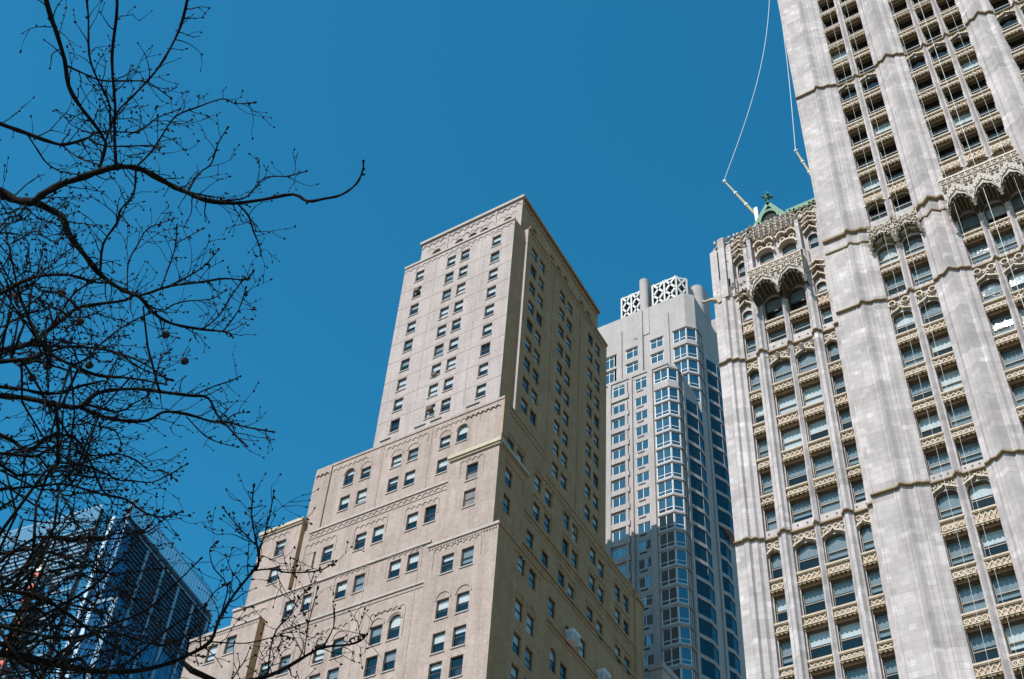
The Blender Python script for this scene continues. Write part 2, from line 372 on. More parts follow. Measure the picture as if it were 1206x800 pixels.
# ================================================================== BUILDING 1: stepped brick office tower
B1 = thing('office_tower', 'pink buff brick setback tower with arched corbel bands, standing in the middle', 'building', (-88, 120, 0))
B1v = Vector(B1.location)
class Group:
    """builds parts in world space and hangs them under a thing"""
    def __init__(s, root): s.r = root
    def part(s, mb, name, kind=None, smooth=False):
        o = mb.build(name, s.r, smooth, kind=kind); o.location = -Vector(s.r.location); return o
def hang(o, root): o.location = Vector(o.location) - Vector(root.location); return o
G1 = Group(B1)
def w1(F, u, v, w, h, **k): return hang(window(B1, F, u, v, w, h, **k), B1)
def sc(x, z, Y): f = Y / 100.0; return x * f, 1.6 + (z - 1.6) * f
trim = Split(G1, 'string_course'); corb = MB(); arcs = MB()
KN = 0.072
def nblind():
    r = random.random()
    return ('blind', random.choice((.55, .75, .45, 1.0))) if r < .6 else (('blindgrey', .75) if r < .85 else 0)
# --- shaft: front bay and main body
FE = EF(100.0); rowsT = [155.1, 151.1, 147.05, 143.0, 138.95, 134.8, 130.75, 126.65, 122.55]
colsT = [-91.05, -84.93, -82.28, -76.41]
WW, WH = 1.62, 2.45
mb = MB(); ops = [(c - WW/2, c + WW/2, r - WH/2, r + WH/2, 0) for c in colsT for r in rowsT]
wall(mb, FE, -94.4, -73.2, 118.2, 158.6, ops, 'brick')
mb.face([(-73.2, 100, 118), (-73.2, 103, 118), (-73.2, 103, 158.6), (-73.2, 100, 158.6)], 'brickshade')
mb.face([(-94.4, 103.2, 118), (-94.4, 100, 118), (-94.4, 100, 158.6), (-94.4, 103.2, 158.6)], 'brick')
mb.face([(-94.4, 100, 158.6), (-73.2, 100, 158.6), (-73.2, 103, 158.6), (-94.4, 103, 158.6)], 'roof')
G1.part(mb, 'wall')
for c in colsT:
    for r in rowsT: w1(FE, c, r - WH/2, WW, WH)
FN = NF(-72.6, 103, KN)
colsN = [105.5, 108.15, 115.25, 117.92, 125.6, 128.3]; rowsN = [155.1 - 4.07*i for i in range(11)]
NW = 1.95
mb = MB(); opn = [(c - NW/2, c + NW/2, r - WH/2, r + WH/2, 0) for c in colsN for r in rowsN if r > 116]
wall(mb, FN, 103, 131.7, 114.9, 159.6, opn, 'brickshade')
a, b_ = FN.P(103, 0), FN.P(131.7, 0)
shell(mb, [(-94.2, 103), (a.x, a.y), (b_.x, b_.y), (-94.2, 131.7)], 114.9, 159.0, 'brick', skip=(1,))
G1.part(mb, 'wall')
for c in colsN:
    for r in rowsN:
        if r > 116: w1(FN, c, r - WH/2, NW, WH, blind=nblind())
strip(trim, FE, -94.45, -73.15, 158.45, 0.45, 0.18, 'lime'); strip(trim, FN, 103.2, 131.8, 159.2, 0.5, 0.18, 'brickshade')
corbels(corb, FE, -94.2, -73.4, 157.3, 0.55, 'brick'); corbels(corb, FN, 103.4, 131.5, 157.9, 0.55, 'brickshade')
for c in colsT: archring(arcs, FE, c, 156.45, 0.95, 'brick', 0.07, 0.16, 0.75)
for r in rowsT[:-1]: strip(trim, FE, -94.35, -73.25, r - 2.62, 0.13, 0.035, 'lime')
for u in (-87.95, -79.3): strip(trim, FE, u, u + 0.12, 121, 36, 0.04, 'brick')
for u in (112.0, 121.6): trim.box(u, u + 0.35, -0.12, 0.03, 112, 158, 'brickshade', FN.T)
# --- crown
FC = EF(102.0); FCN = NF(-73.45, 102, 0.07)
cw = [(-90.07, 162.6), (-85.55, 162.45), (-82.95, 162.4), (-80.65, 162.3), (-76.1, 162.25)]
mb = MB(); wall(mb, FC, -93.3, -73.45, 150, 166.2, [(x - 0.85, x + 0.85, z - 1.9, z + 0.75, 0.85) for x, z in cw], 'brick', 0.45)
cn = [106.5, 112.6, 115.2, 117.7, 123.7, 126.3]
wall(mb, FCN, 102, 129.8, 150, 166.2, [(y - 0.85, y + 0.85, 160.4, 163.1, 0.85) for y in cn], 'brickshade', 0.45)
a, b_ = FCN.P(102, 0), FCN.P(129.8, 0)
shell(mb, [(-93.3, 102), (a.x, a.y), (b_.x, b_.y), (-93.3, 129.8)], 150, 166.2, 'brick', skip=(0, 1))
for x, z in cw: mb.face([FC.P(x - .9, z - 2, -.45), FC.P(x + .9, z - 2, -.45), FC.P(x + .9, z + .8, -.45), FC.P(x - .9, z + .8, -.45)], 'brickshade')
for y in cn: mb.face([FCN.P(y - .9, 160, -.45), FCN.P(y + .9, 160, -.45), FCN.P(y + .9, 163.3, -.45), FCN.P(y - .9, 163.3, -.45)], 'room')
G1.part(mb, 'crown_wall')
cr = Split(G1, 'cornice')
cr.box(-93.65, -73.05, -0.35, 0.4, 166.2, 166.75, 'lime', FC.T); cr.box(101.7, 130.1, -0.4, 0.4, 166.25, 166.8, 'brickshade', FCN.T)
corbels(corb, FC, -93.1, -73.7, 164.9, 0.6, 'brick', 0.14); corbels(corb, FCN, 102.3, 129.5, 164.9, 0.6, 'brickshade', 0.14)
for x, z in cw: corbels(corb, FC, x - 1.9, x + 1.9, z + 0.95, 0.62, 'brick', 0.07)
for u in (-88.0, -78.5): strip(trim, FC, u - .15, u + .15, 150, 16, 0.12, 'brick')
# --- shoulder block
Ysh = 99.6; FS = EF(Ysh)
sh = []; shw = []
for i, x in enumerate([-97.93, -94.95, -89.65, -86.85, -81.54, -78.8]):
    arched = i in (0, 5)
    X, z0 = sc(x, 114.3, Ysh); top = 116.4 if not arched else 117.3
    sh.append((X - .85, X + .85, z0, sc(x, top, Ysh)[1], 0.85 if arched else 0)); shw.append((X, z0, sc(x, top, Ysh)[1] - z0))
    if i < 5:
        X, z = sc(x, 111.15, Ysh); sh.append((X - .85, X + .85, z - 1.25, z + 1.25, 0)); shw.append((X, z - 1.25, 2.5))
mb = MB(); wall(mb, FS, -103.8, -79.4, 107, 118.9, [o for o in sh if o[1] < -79.4], 'brick2'); wall(mb, FS, -79.4, -72.0, 110.2, 118.9, [o for o in sh if o[0] > -79.4], 'brick2')
FSN = NF(-72.0, Ysh, 0.075)
lowN = [(102.1, 111.95), (104.8, 111.95), (110.0, 111.95), (113.1, 111.8), (118.64, 111.9), (121.32, 111.7), (127.1, 111.7), (129.75, 111.2), (135.4, 110.8), (138.3, 110.85),
        (101.94, 106.9), (101.98, 102.5), (110.0, 107.1), (113.1, 107.4), (118.6, 107.3), (121.4, 107.3), (127.0, 107.0), (129.8, 106.85), (135.45, 106.7), (138.3, 106.45),
        (108.74, 101.6), (113.0, 101.3), (117.68, 101.3), (120.55, 101.0), (126.4, 101.15), (129.43, 100.85), (135.45, 100.55), (138.5, 100.45),
        (105.14, 94.9), (108.13, 94.7), (115.34, 95.5), (124.34, 94.93), (120.2, 94.2), (132.5, 93.8), (105.28, 88.3), (108.28, 88.1), (116.2, 88.0), (119.14, 88.1),
        (105.32, 83.7), (108.36, 83.5), (105.3, 79.4), (108.4, 79.3), (116.2, 83.6), (119.2, 83.6), (127.5, 88.0), (130.5, 88.0)]
arN = {(105.28, 88.3), (108.28, 88.1), (116.2, 88.0), (119.14, 88.1)}
opN = []
for y, z in lowN: opN.append((y - .96, y + .96, z - 1.35, z + 1.35, 0.0) if (y, z) != (116.2, 88.0) else (y - .88, y + .88, z - 1.3, z + 2.0, 0.88))
opN = [o for o in opN if not (o[0] < 106.5 and o[3] < 110.5) and not (o[0] < 111.2 and o[3] < 97.5)]
wall(mb, FSN, Ysh, 106.4, 110.2, 118.7, [o for o in opN if o[1] < 106.4], 'brickshade'); wall(mb, FSN, 106.4, 112, 95, 118.7, [o for o in opN if 106.4 < o[0] and o[1] < 112], 'brickshade')
wall(mb, FSN, 112, 144.0, 40, 115.1, [o for o in opN if o[0] > 112], 'brickshade'); opN = [o for o in opN if o[1] < 112 or o[0] > 112]
pA, pB, pC = FSN.P(Ysh, 0), FSN.P(112, 0), FSN.P(144, 0)
for (Fx, a0, a1, b0, b1) in ((FS, 0, 0, 0, 0),): pass
mb.face([(-103.8, Ysh, 118.9), (-72, Ysh, 118.9), (pB.x, 112, 118.7), (-103.8, 112, 118.9)], 'roof')
mb.face([(pB.x, 112, 115.1), (pC.x, 144, 115.1), (-103.8, 144, 115.1), (-103.8, 112, 115.1)], 'roof')
mb.face([(pC.x, 144, 60), (-103.8, 144, 60), (-103.8, 144, 115.1), (pC.x, 144, 115.1)], 'brick2')
mb.face([(-103.8, 144, 60), (-103.8, Ysh, 60), (-103.8, Ysh, 118.9), (-103.8, 144, 115.1)], 'brick2')
mb.face([FSN.P(112, 115.1), (-90, 112, 115.1), (-90, 112, 118.7), FSN.P(112, 118.7)], 'brick2')
G1.part(mb, 'wall')
for X, z, h in shw: w1(FS, X, z, 1.7, h)
for o in opN: w1(FSN, (o[0] + o[1])/2, o[2], 1.92, o[3] - o[2], blind=nblind())
strip(trim, FS, -103.9, -71.9, 118.75, 0.4, 0.12, 'brick2'); strip(trim, FSN, Ysh, 112, 118.5, 0.4, 0.1, 'brickshade'); strip(trim, FSN, 112, 144, 114.9, 0.4, 0.12, 'brickshade')
# end pier with its row of little arches, and the arches along the parapet
mb = Split(G1, 'pier'); mb.box(-103.85, -101.0, -0.25, 0.05, 60, 118.7, 'brick2', FS.T); mb.box(141.2, 144.0, -0.25, 0.05, 60, 115.0, 'brickshade', FSN.T)
mb.box(Ysh - 0.05, 101.0 , -0.1, 0.05, 112.5, 118.4, 'brickshade', FSN.T)
corbels(corb, EF(Ysh - .25), -103.5, -101.2, 117.3, 0.38, 'brick2', 0.2); corbels(corb, FS, -100.7, -94.6, 117.55, 0.42, 'brick2'); corbels(corb, FS, -78.0, -72.5, 117.55, 0.42, 'brick2', 0.2)
corbels(corb, FSN, 141.3, 143.9, 113.6, 0.4, 'brickshade', 0.5); corbels(corb, FSN, 100.2, 111.8, 117.3, 0.45, 'brickshade'); corbels(corb, FSN, 112.3, 140.8, 113.7, 0.45, 'brickshade')
for c0, c1 in ((-92.2, -84.0), (-83.9, -75.4)):
    X0, X1 = sc(c0, 0, Ysh)[0], sc(c1, 0, Ysh)[0]
    corbels(corb, FS, X0 + .6, X1 - .6, 117.6, 0.42, 'brick2', 0.09, lambda k, n: 0.0, 1.2)
for i, x in enumerate([-97.93, -94.95, -89.65, -86.85, -81.54, -78.8]): archring(arcs, FS, sc(x, 0, Ysh)[0], 116.0, 0.95, 'brick2', 0.08, 0.14, 0.9)
for x in (-92.3, -84.0): strip(trim, FS, sc(x, 0, Ysh)[0], sc(x, 0, Ysh)[0] + .12, 108, 10.5, 0.06, 'brick2')
# dark drain slots in the shaft foot
sl = Split(G1, 'drain_slot')
for x0, x1 in ((-93.3, -91.4), (-87.3, -85.4), (-84.6, -82.7), (-78.6, -76.4)): sl.box(x0, x1, -0.03, 0.05, 120.15, 120.5, 'room', FE.T)
# --- middle zone
Ym = 99.3; FM = EF(Ym)
mo = []
for x, z in [(-102.16, 102.8), (-99.23, 103.0), (-93.67, 103.1), (-90.8, 103.2), (-85.36, 103.3), (-82.5, 103.4)]:
    X, Z = sc(x, z, Ym); mo.append((X - .88, X + .88, Z - 1.35, Z + 1.35, 0))
mb = MB(); wall(mb, FM, -109, -73.0, 97.3, 107.2, mo, 'brick2')
mb.face([(-109, Ym, 107.2), (-73, Ym, 107.2), (-73, 102, 107.2), (-109, 102, 107.2)], 'roof'); mb.face([(-109, 130, 60), (-109, Ym, 60), (-109, Ym, 107.2), (-109, 130, 107.2)], 'brick2')
mb.face([(-109, 102, 107.2), (-103, 102, 107.2), (-103, 130, 107.2), (-109, 130, 107.2)], 'roof')
G1.part(mb, 'wall')
for o in mo: w1(FM, (o[0]+o[1])/2, o[2], 1.76, o[3] - o[2])
strip(trim, FM, -102.5, -79.4, 107.0, 0.35, 0.16, 'lime'); strip(trim, FM, -102.5, -79.4, 105.85, 0.14, 0.08, 'brick2')
corbels(corb, FM, -102.3, -79.6, 106.2, 0.5, 'brick2')
for i in range(0, 6, 2): corbels(corb, FM, mo[i][0] - .35, mo[i+1][1] + .35, 104.65, 0.46, 'brick2', 0.09, None, 2.2)
# --- right pavilion with yellow cornice
Yp = 99.0; FP = EF(Yp); po = []
for z in (108.15, 103.76):
    X, Z = sc(-76.5, z, Yp); po.append((X - .88, X + .88, Z - 1.35, Z + 1.35, 0))
mb = MB(); wall(mb, FP, -79.4, -71.75, 96.2, 110.3, po, 'brick2')
FPN = NF(-71.75, Yp, 0.075)
pn = [(y - .96, y + .96, z - 1.35, z + 1.35, 0) for y, z in ((101.94, 106.6), (101.98, 102.3))]
wall(mb, FPN, Yp, 106.4, 97, 110.3, pn, 'brickshade')
q = FPN.P(106.4, 0)
mb.face([(-79.4, Yp, 110.3), (-71.75, Yp, 110.3), (q.x, 106.4, 110.3), (-79.4, 106.4, 110.3)], 'roof'); mb.face([(-79.4, Yp + .4, 60), (-79.4, Yp, 60), (-79.4, Yp, 110.3), (-79.4, Yp + .4, 110.3)], 'brick2')
mb.face([FPN.P(106.4, 97), FPN.P(106.4, 97, -1), FPN.P(106.4, 110.3, -1), FPN.P(106.4, 110.3)], 'brickshade')
G1.part(mb, 'wall')
for o in po: w1(FP, (o[0]+o[1])/2, o[2], 1.76, 2.7)
for o in pn: w1(FPN, (o[0]+o[1])/2, o[2], 1.92, 2.7, blind=nblind())
mb = Split(G1, 'cornice'); mb.box(-79.6, -71.3, -0.45, 0.3, 110.3, 110.85, 'gold', FP.T); mb.box(-79.5, -71.5, -0.25, 0.3, 110.0, 110.3, 'gold', FP.T)
mb.box(Yp, 106.6, -0.42, 0.3, 110.32, 110.83, 'gold', FPN.T)
corbels(corb, FP, -77.6, -74.0, 109.0, 0.42, 'brick2', 0.09, None, 2.4)
corbels(corb, FPN, 100.6, 105.6, 108.6, 0.45, 'brickshade', 0.09, None, 2)
# --- left pavilion
Yl = 98.6; FL = EF(Yl); lo_ = []
for z in (107.2, 102.7):
    X, Z = sc(-108.4, z, Yl); lo_.append((X - .88, X + .88, Z - 1.35, Z + 1.35, 0))
mb = MB(); wall(mb, FL, -110.9, -103.6, 97.4, 109.1, lo_, 'brick2')
shell(mb, [(-110.9, Yl), (-103.6, Yl), (-103.6, 102.2), (-110.9, 102.2)], 97.4, 109.1, 'brickshade', skip=(0,))
G1.part(mb, 'wall')
for o in lo_: w1(FL, (o[0]+o[1])/2, o[2], 1.76, 2.7)
mb = Split(G1, 'cornice'); mb.box(-111.2, -103.3, -0.4, 0.2, 109.1, 109.6, 'gold', FL.T); mb.box(-103.6, -103.3, 0.2, 4.2, 109.1, 109.58, 'gold', FL.T); mb.box(-111.1, -103.45, -0.2, 0.0, 108.8, 109.1, 'gold', FL.T)
corbels(corb, FL, -109.6, -105.6, 107.8, 0.45, 'brick2', 0.09)
# --- low zone
Yo = 98.6; FO = EF(Yo); oo = []
def addw(lst, Y, x, z, h=2.7, arch=False):
    X, Z = sc(x, z, Y); lst.append((X - .88, X + .88, Z - h/2, Z + h/2 + (0.75 if arch else 0), 0.88 if arch else 0))
for x, z in [(-104.1, 95.8), (-101.08, 95.85), (-95.54, 96.0), (-92.6, 96.1), (-87.07, 96.35), (-84.24, 96.5)]: addw(oo, Yo, x, z)
for x in (-106.0, -102.8, -97.2, -94.3, -88.47, -85.73):
    for z in (87.1, 82.8, 78.8, 74.8): addw(oo, Yo, x, z, arch=(z > 87 and x == -85.73))
mb = MB(); wall(mb, FO, -112.8, -80.6, 40, 97.4, oo, 'brick2')
wall(mb, FO, -80.6, -72.02, 96.2, 97.4, [], 'brick2')
shell(mb, [(-112.8, Yo), (-73, Yo), (-73, 102), (-112.8, 125)], 40, 97.4, 'brick2', skip=(0,))
G1.part(mb, 'wall')
for o in oo: w1(FO, (o[0]+o[1])/2, o[2], 1.76, o[3]-o[2])
strip(trim, FO, -112.9, -80.5, 97.2, 0.35, 0.2, 'lime'); strip(trim, FO, -103.0, -80.5, 91.3, 0.3, 0.16, 'lime'); strip(trim, FO, -103.0, -80.5, 90.75, 0.12, 0.08, 'brick2')
for i in range(0, 6, 2): corbels(corb, FO, oo[i][0] - .4, oo[i+1][1] + .4, 97.05 - 0.35, 0.46, 'brick2', 0.09, None, 2.6)
for a, c in ((-106.0, -102.8), (-97.2, -94.3), (-88.47, -85.73)):
    A, C_ = sc(a, 0, Yo)[0], sc(c, 0, Yo)[0]
    corbels(corb, FO, A - 1.3, C_ + 1.3, 88.75, 0.46, 'brick2', 0.09, None, 4.0)
    for x in (A, C_): archring(arcs, FO, x, 87.2, 1.0, 'brick2', 0.09, 0.16)
for x in (-99.0, -90.5, -82.2): strip(trim, FO, x, x + .12, 60, 37, 0.05, 'brick2')
# --- low right front
Yr = 98.2; FR = EF(Yr); ro = []
for x in (-78.8, -75.87): addw(ro, Yr, x, 94.4); addw(ro, Yr, x, 87.85); addw(ro, Yr, x, 83.2); addw(ro, Yr, x, 79.2); addw(ro, Yr, x, 75.2)
FRN = NF(-70.3, Yr, 0.075)
mb = MB(); wall(mb, FR, -80.6, -70.3, 40, 96.2, ro, 'brick2')
rn = [(y - .96, y + .96, z - 1.35, z + 1.35, 0) for y, z in ((104.3, 94.2), (107.2, 94.0), (104.4, 87.7), (107.3, 87.5), (104.4, 83.1), (107.4, 82.9), (104.4, 78.9), (107.4, 78.8))]
wall(mb, FRN, Yr, 111.2, 40, 96.2, rn, 'brickshade')
q = FRN.P(111.2, 0)
mb.face([(-80.6, Yr, 96.2), (-70.3, Yr, 96.2), (q.x, 111.2, 96.2), (-80.6, 111.2, 96.2)], 'roof'); mb.face([(-80.6, Yo, 40), (-80.6, Yr, 40), (-80.6, Yr, 96.2), (-80.6, Yo, 96.2)], 'brick2')
mb.face([(q.x, 111.2, 40), (-78, 111.2, 40), (-78, 111.2, 96.2), (q.x, 111.2, 96.2)], 'brick2')
G1.part(mb, 'wall')
for o in ro: w1(FR, (o[0]+o[1])/2, o[2], 1.76, o[3]-o[2])
for o in rn: w1(FRN, (o[0]+o[1])/2, o[2], 1.92, 2.7, blind=nblind())
strip(trim, FR, -80.7, -70.2, 96.1, 0.4, 0.16, 'lime'); strip(trim, FRN, Yr, 111.3, 96.1, 0.4, 0.14, 'brickshade')
for k in range(24): trim.box(-80.4 + k*.42, -80.2 + k*.42, -.12, .02, 95.6, 95.8, 'brick2', FR.T)
corbels(corb, FR, -79.6, -72.6, 94.95 + .1, 0.45, 'brick2', 0.09, None, 2.5)
for x in (-78.8, -75.87):
    X = sc(x, 0, Yr)[0]; archring(arcs, FR, X, 87.6, 1.0, 'brick2', 0.1, 0.16)
for y in (104.4, 107.3): archring(arcs, FRN, y, 88.95, 1.0, 'brickshade', 0.1, 0.16)
corbels(corb, FRN, 102.6, 109.2, 95.0, 0.45, 'brickshade', 0.08)
# --- low left front
Yq = 97.5; FQ = EF(Yq); qo = []
for x, z in ((-116.7, 92.75), (-113.5, 93.2)): addw(qo, Yq, x, z)
mb = MB(); wall(mb, FQ, -118.4, -106.4, 40, 93.9, qo, 'brick2'); shell(mb, [(-118.4, Yq), (-106.4, Yq), (-106.4, 99.2), (-118.4, 125)], 40, 93.9, 'brickshade', skip=(0,))
G1.part(mb, 'wall')
for o in qo: w1(FQ, (o[0]+o[1])/2, o[2], 1.76, 2.7)
strip(trim, FQ, -118.5, -106.4, 93.6, 0.35, 0.14, 'lime'); corbels(corb, FO, -111.9, -106.6, 95.6, 0.5, 'brick2')
for k in range(28): trim.box(-118.2 + k*.42, -118 + k*.42, -.1, .02, 93.1, 93.3, 'brick2', FQ.T)
# strings on the side street face
for v, u0, u1 in ((105.0, 106.6, 144), (99.8, 100, 144), (93.0, 111.3, 144)):
    strip(trim, FSN, u0, u1, v, 0.4, 0.16, 'brickshade'); strip(trim, FSN, u0, u1, v - .7, 0.15, 0.08, 'brickshade')
for i in range(0, len(lowN) - 1):
    (y0, z0), (y1, z1) = lowN[i], lowN[i+1]
    if 2 < y1 - y0 < 3.6 and abs(z0 - z1) < .7 and z0 > 90: corbels(corb, FSN, y0 - 1.2, y1 + 1.2, max(z0, z1) + 1.75, 0.45, 'brickshade', 0.09, None, 2.2)
sills = MB()
def sill(F, o): sills.box(o[0] - .12, o[1] + .12, -0.12, 0.2, o[2] - .16, o[2] - .005, 'lime', F.T)
for F, lst in ((FE, ops), (FS, sh), (FM, mo), (FP, po), (FL, lo_), (FO, oo), (FR, ro), (FQ, qo)):
    for o in lst: sill(F, o)
G1.part(sills, 'sill', 'stuff')
G1.part(corb, 'corbel_table', 'stuff'); G1.part(arcs, 'arch_molding', 'stuff')
# podium down to the street
mb = MB(); shell(mb, [(-118.4, 97.4), (-70.1, 97.4), (-73.5, 144), (-118.4, 144)], 0, 40, 'brick2'); G1.part(mb, 'podium')
# window air-conditioner cages on the side face
def ac(y, z, label):
    t = thing('air_conditioner', label, 'air conditioner', FSN.P(y, z, 0.0), 'white caged air conditioners on the shaded brick face')
    m_ = MB(); rz = FSN.rot
    m_.box(-1.0, 1.0, -1.1, 0.0, -0.75, 0.55, 'white'); m_.build('housing', t, rotz=rz)
    m_ = MB(); m_.box(-1.1, 1.1, -1.2, 0.02, 0.56, 0.72, 'white'); m_.build('cover', t, rotz=rz)
    m_ = MB()
    for k in range(5): m_.box(-1.03, -1.005, -1.0 + k*.2, -0.9 + k*.2, -0.7, 0.35, 'blindgrey')
    for k in range(8): m_.box(-0.9 + k*.23, -0.8 + k*.23, -1.13, -1.105, -0.7, 0.35, 'blindgrey')
    m_.build('grille', t, rotz=rz, kind='stuff')
ac(120.3, 93.9, 'white air conditioner cage on the dark brick side wall, upper of the two')
ac(129.6, 93.0 + .4, 'white air conditioner cage on the dark brick side wall, cut by the lower picture edge')
def smallac(F, u, v, label):
    t = thing('window_unit', label, 'air conditioner', F.P(u, v, 0.0), 'small window units on the brick tower'); m_ = MB()
    m_.box(-.4, .4, -.35, .2, 0.0, .5, 'cframe'); m_.build('housing', t, rotz=F.rot)
    m_ = MB(); m_.box(-.34, .34, -.38, -.352, .08, .42, 'frame'); m_.build('grille', t, rotz=F.rot)
smallac(FE, colsT[0], rowsT[1] + .1, 'dark open window unit in the far left column near the tower top')
smallac(FE, colsT[1], rowsT[8] + .1, 'window unit in the lowest row of the middle pair of tower windows')
smallac(FE, colsT[1], rowsT[6] - 1.3, 'tan window unit under a middle pair window, two rows above the other')
# lit penthouse beside the far end
t = thing('penthouse', 'small pale sunlit rooftop pavilion with cornice behind the dark brick corner', 'building', (-74.2, 148, 0))
m_ = MB(); m_.box(-1.0, 1.0, -2, 6, 0, 103.9, 'lime'); m_.build('wall', t); m_ = MB(); m_.box(-1.2, 1.2, -2.2, 6.2, 103.9, 104.9, 'lime'); m_.build('cornice', t)

# ================================================================== BUILDING 2: white terracotta gothic tower
B2 = thing('gothic_tower', 'white terracotta Gothic skyscraper with ribbed piers and ochre spandrels at right', 'building', (-15, 95, 0))
G2 = Group(B2)
def w2(F, u, v, w, h, **k): return hang(window(B2, F, u, v, w, h, **k), B2)
FW = EF(86.0); FT = EF(85.3)
def pier(F, prof, z0, z1, name='pier', sub=None):
    """prof: plan polyline (u, d) from wall to wall"""
    mb = MB()
    for (a, da), (b, db) in zip(prof, prof[1:]):
        mb.face([F.P(a, z0, da), F.P(b, z0, db), F.P(b, z1, db), F.P(a, z1, da)], 'terra')
    mb.face([F.P(u, z1, d) for u, d in prof], 'terra')
    return G2.part(mb, name)
def band(F, profs, z, h=0.24, over=0.30, m1='bandbrown', m2='bandbrown'):
    bandmb = MB()
    pts = [p for pr in profs for p in pr]
    for (a, da), (b, db) in zip(pts, pts[1:]):
        A = [F.P(a, z, da - .05), F.P(b, z, db - .05), F.P(b, z + h*.45, db + over), F.P(a, z + h*.45, da + over), F.P(a, z + h, da + over), F.P(b, z + h, db + over), F.P(b, z + h*1.2, db - .05), F.P(a, z + h*1.2, da - .05)]
        bandmb.face(A[0:4], m2); bandmb.face([A[3], A[2], A[5], A[4]], m1); bandmb.face([A[4], A[5], A[6], A[7]], m1)
    G2.part(bandmb, 'string_course')
SPC = {}
def spandrel(F, u, v0, v1, w, pat, d=0.05, par=None):
    """carved ochre panel between two windows: sill ledge, lattice or ring relief, scalloped lintel"""
    h = v1 - v0; key = (round(w, 1), round(h, 2), pat)
    if key not in SPC:
        m_ = MB()
        m_.box(-w/2, w/2, -0.05, 0.3, 0, h, 'ochre')
        m_.box(-w/2 - .05, w/2 + .05, -0.24, 0.3, h - 0.16, h, 'ornament')          # sill
        m_.box(-w/2 - .04, w/2 + .04, -0.20, -.05, h - 0.27, h - 0.165, 'bandbrown')
        zt, zb = h - 0.36, 0.46; c = (zt + zb)/2; hh = (zt - zb)/2
        n = 4 if w > 1.4 else 2; st = (w - .12)/n
        for k in range(n):
            x = -w/2 + .06 + st*(k + .5)
            if pat == 'x':
                for s_ in (1, -1):
                    m_.sweep([((x - st/2, -0.05, c - s_*hh), (0, -1, 0), (-s_*.7, 0, .7)), ((x + st/2, -0.05, c + s_*hh), (0, -1, 0), (-s_*.7, 0, .7))], [(-.02, -.05), (.09, -.05), (.09, .05), (-.02, .05)], 'ornament')
                m_.box(x - .07, x + .07, -.17, -.05, c - .07, c + .07, 'ornament')
            else:
                R = min(st/2, hh)*.85; path = [((x + R*cos(2*pi*q/10), -.05, c + R*sin(2*pi*q/10)), (0, -1, 0), (cos(2*pi*q/10), 0, sin(2*pi*q/10))) for q in range(10)]
                m_.sweep(path, [(-.02, -.05), (.1, -.05), (.1, .05), (-.02, .05)], 'ornament', True)
                m_.box(x - .06, x + .06, -.14, -.05, c - .06, c + .06, 'ornament')
        m_.box(-w/2, w/2, -.1, -.05, zt - .01, zt + .06, 'ornament'); m_.box(-w/2, w/2, -.1, -.05, zb - .06, zb + .01, 'ornament')
        ns = 5 if w > 1.4 else 3; st = w/ns                                           # scallops
        m_.box(-w/2 + .02, w/2 - .02, -0.46, -.05, 0.26, 0.34, 'ornament')
        for k in range(ns):
            x = -w/2 + st*(k + .5); R = st*.46
            pts = [(x - R*cos(pi*q/6), 0.26 - 0.20*sin(pi*q/6)) for q in range(7)]
            for q in range(6):
                (xa, za), (xb, zb_) = pts[q], pts[q+1]
                m_.face([(xa, -.40, za), (xb, -.40, zb_), (xb, -.05, zb_ - .06), (xa, -.05, za - .06)], 'bandbrown')
            m_.face([(xx, -.40, zz) for xx, zz in pts], 'bandbrown')  # dark face colour stands for the shaded recess below the ledge
        SPC[key] = m_.mesh('spandrel')
    o = link('spandrel', SPC[key], B2, F.P(u, v0, d), F.rot); hang(o, B2)
hood = MB(); rings = MB()
def ogee(F, u, v, w, rise=0.75, d=0.28, t=0.16, mb=None):
    """pointed ogee hood over an arched head"""
    mb = mb or hood
    half = [(-w/2 - .12, -.15), (-w/2 - .02, 0.0), (-w*.36, rise*.32), (-w*.2, rise*.50), (-w*.08, rise*.68), (0, rise)]
    pts = half + [(-a, b) for a, b in half[-2::-1]]
    path = []
    for i, (a, b) in enumerate(pts):
        p0, p1 = pts[max(0, i-1)], pts[min(len(pts)-1, i+1)]; tx, tz = p1[0]-p0[0], p1[1]-p0[1]; L = hypot(tx, tz)
        nn = Vector((0, 0, 1))*(tx/L) - F.t.normalized()*(tz/L)
        path.append((F.P(u + a, v + b), F.n, nn))
    mb.sweep(path, [(-.05, 0), (d, .02), (d, t), (-.05, t)], 'ornament'); mb.sweep(path, [(-.05, -.10), (d*.6, -.09), (d*.6, -.002), (-.05, -.002)], 'bandbrown')
def ring(F, u, v, r, d=0.12, mat='ornament', hole=True):
    path = [(F.P(u + r*cos(2*pi*q/8), v + r*sin(2*pi*q/8)), F.n, F.t.normalized()*cos(2*pi*q/8) + Vector((0, 0, sin(2*pi*q/8)))) for q in range(8)]
    w = r*.36
    rings.sweep(path, [(-.06, -w), (d, -w*.6), (d, w*.4), (-.06, w*.6)], mat, True)
    rings.face([F.P(u + r*.75*cos(2*pi*q/8), v + r*.75*sin(2*pi*q/8), 0.035) for q in range(8)], 'bandbrown')
def tracery(F, u, v0, v1, w, n):
    """rings and crosses filling the wall between an arched head and the band above"""
    r = min((v1 - v0)/2*.62, w/n/2*.8)
    for k in range(n):
        x = u - w/2 + w/n*(k + .5); ring(F, x, (v0 + v1)/2, r)
        rings.box(x - .05, x + .05, -.16, .05, v0, v0 + .25, 'ornament', F.T)
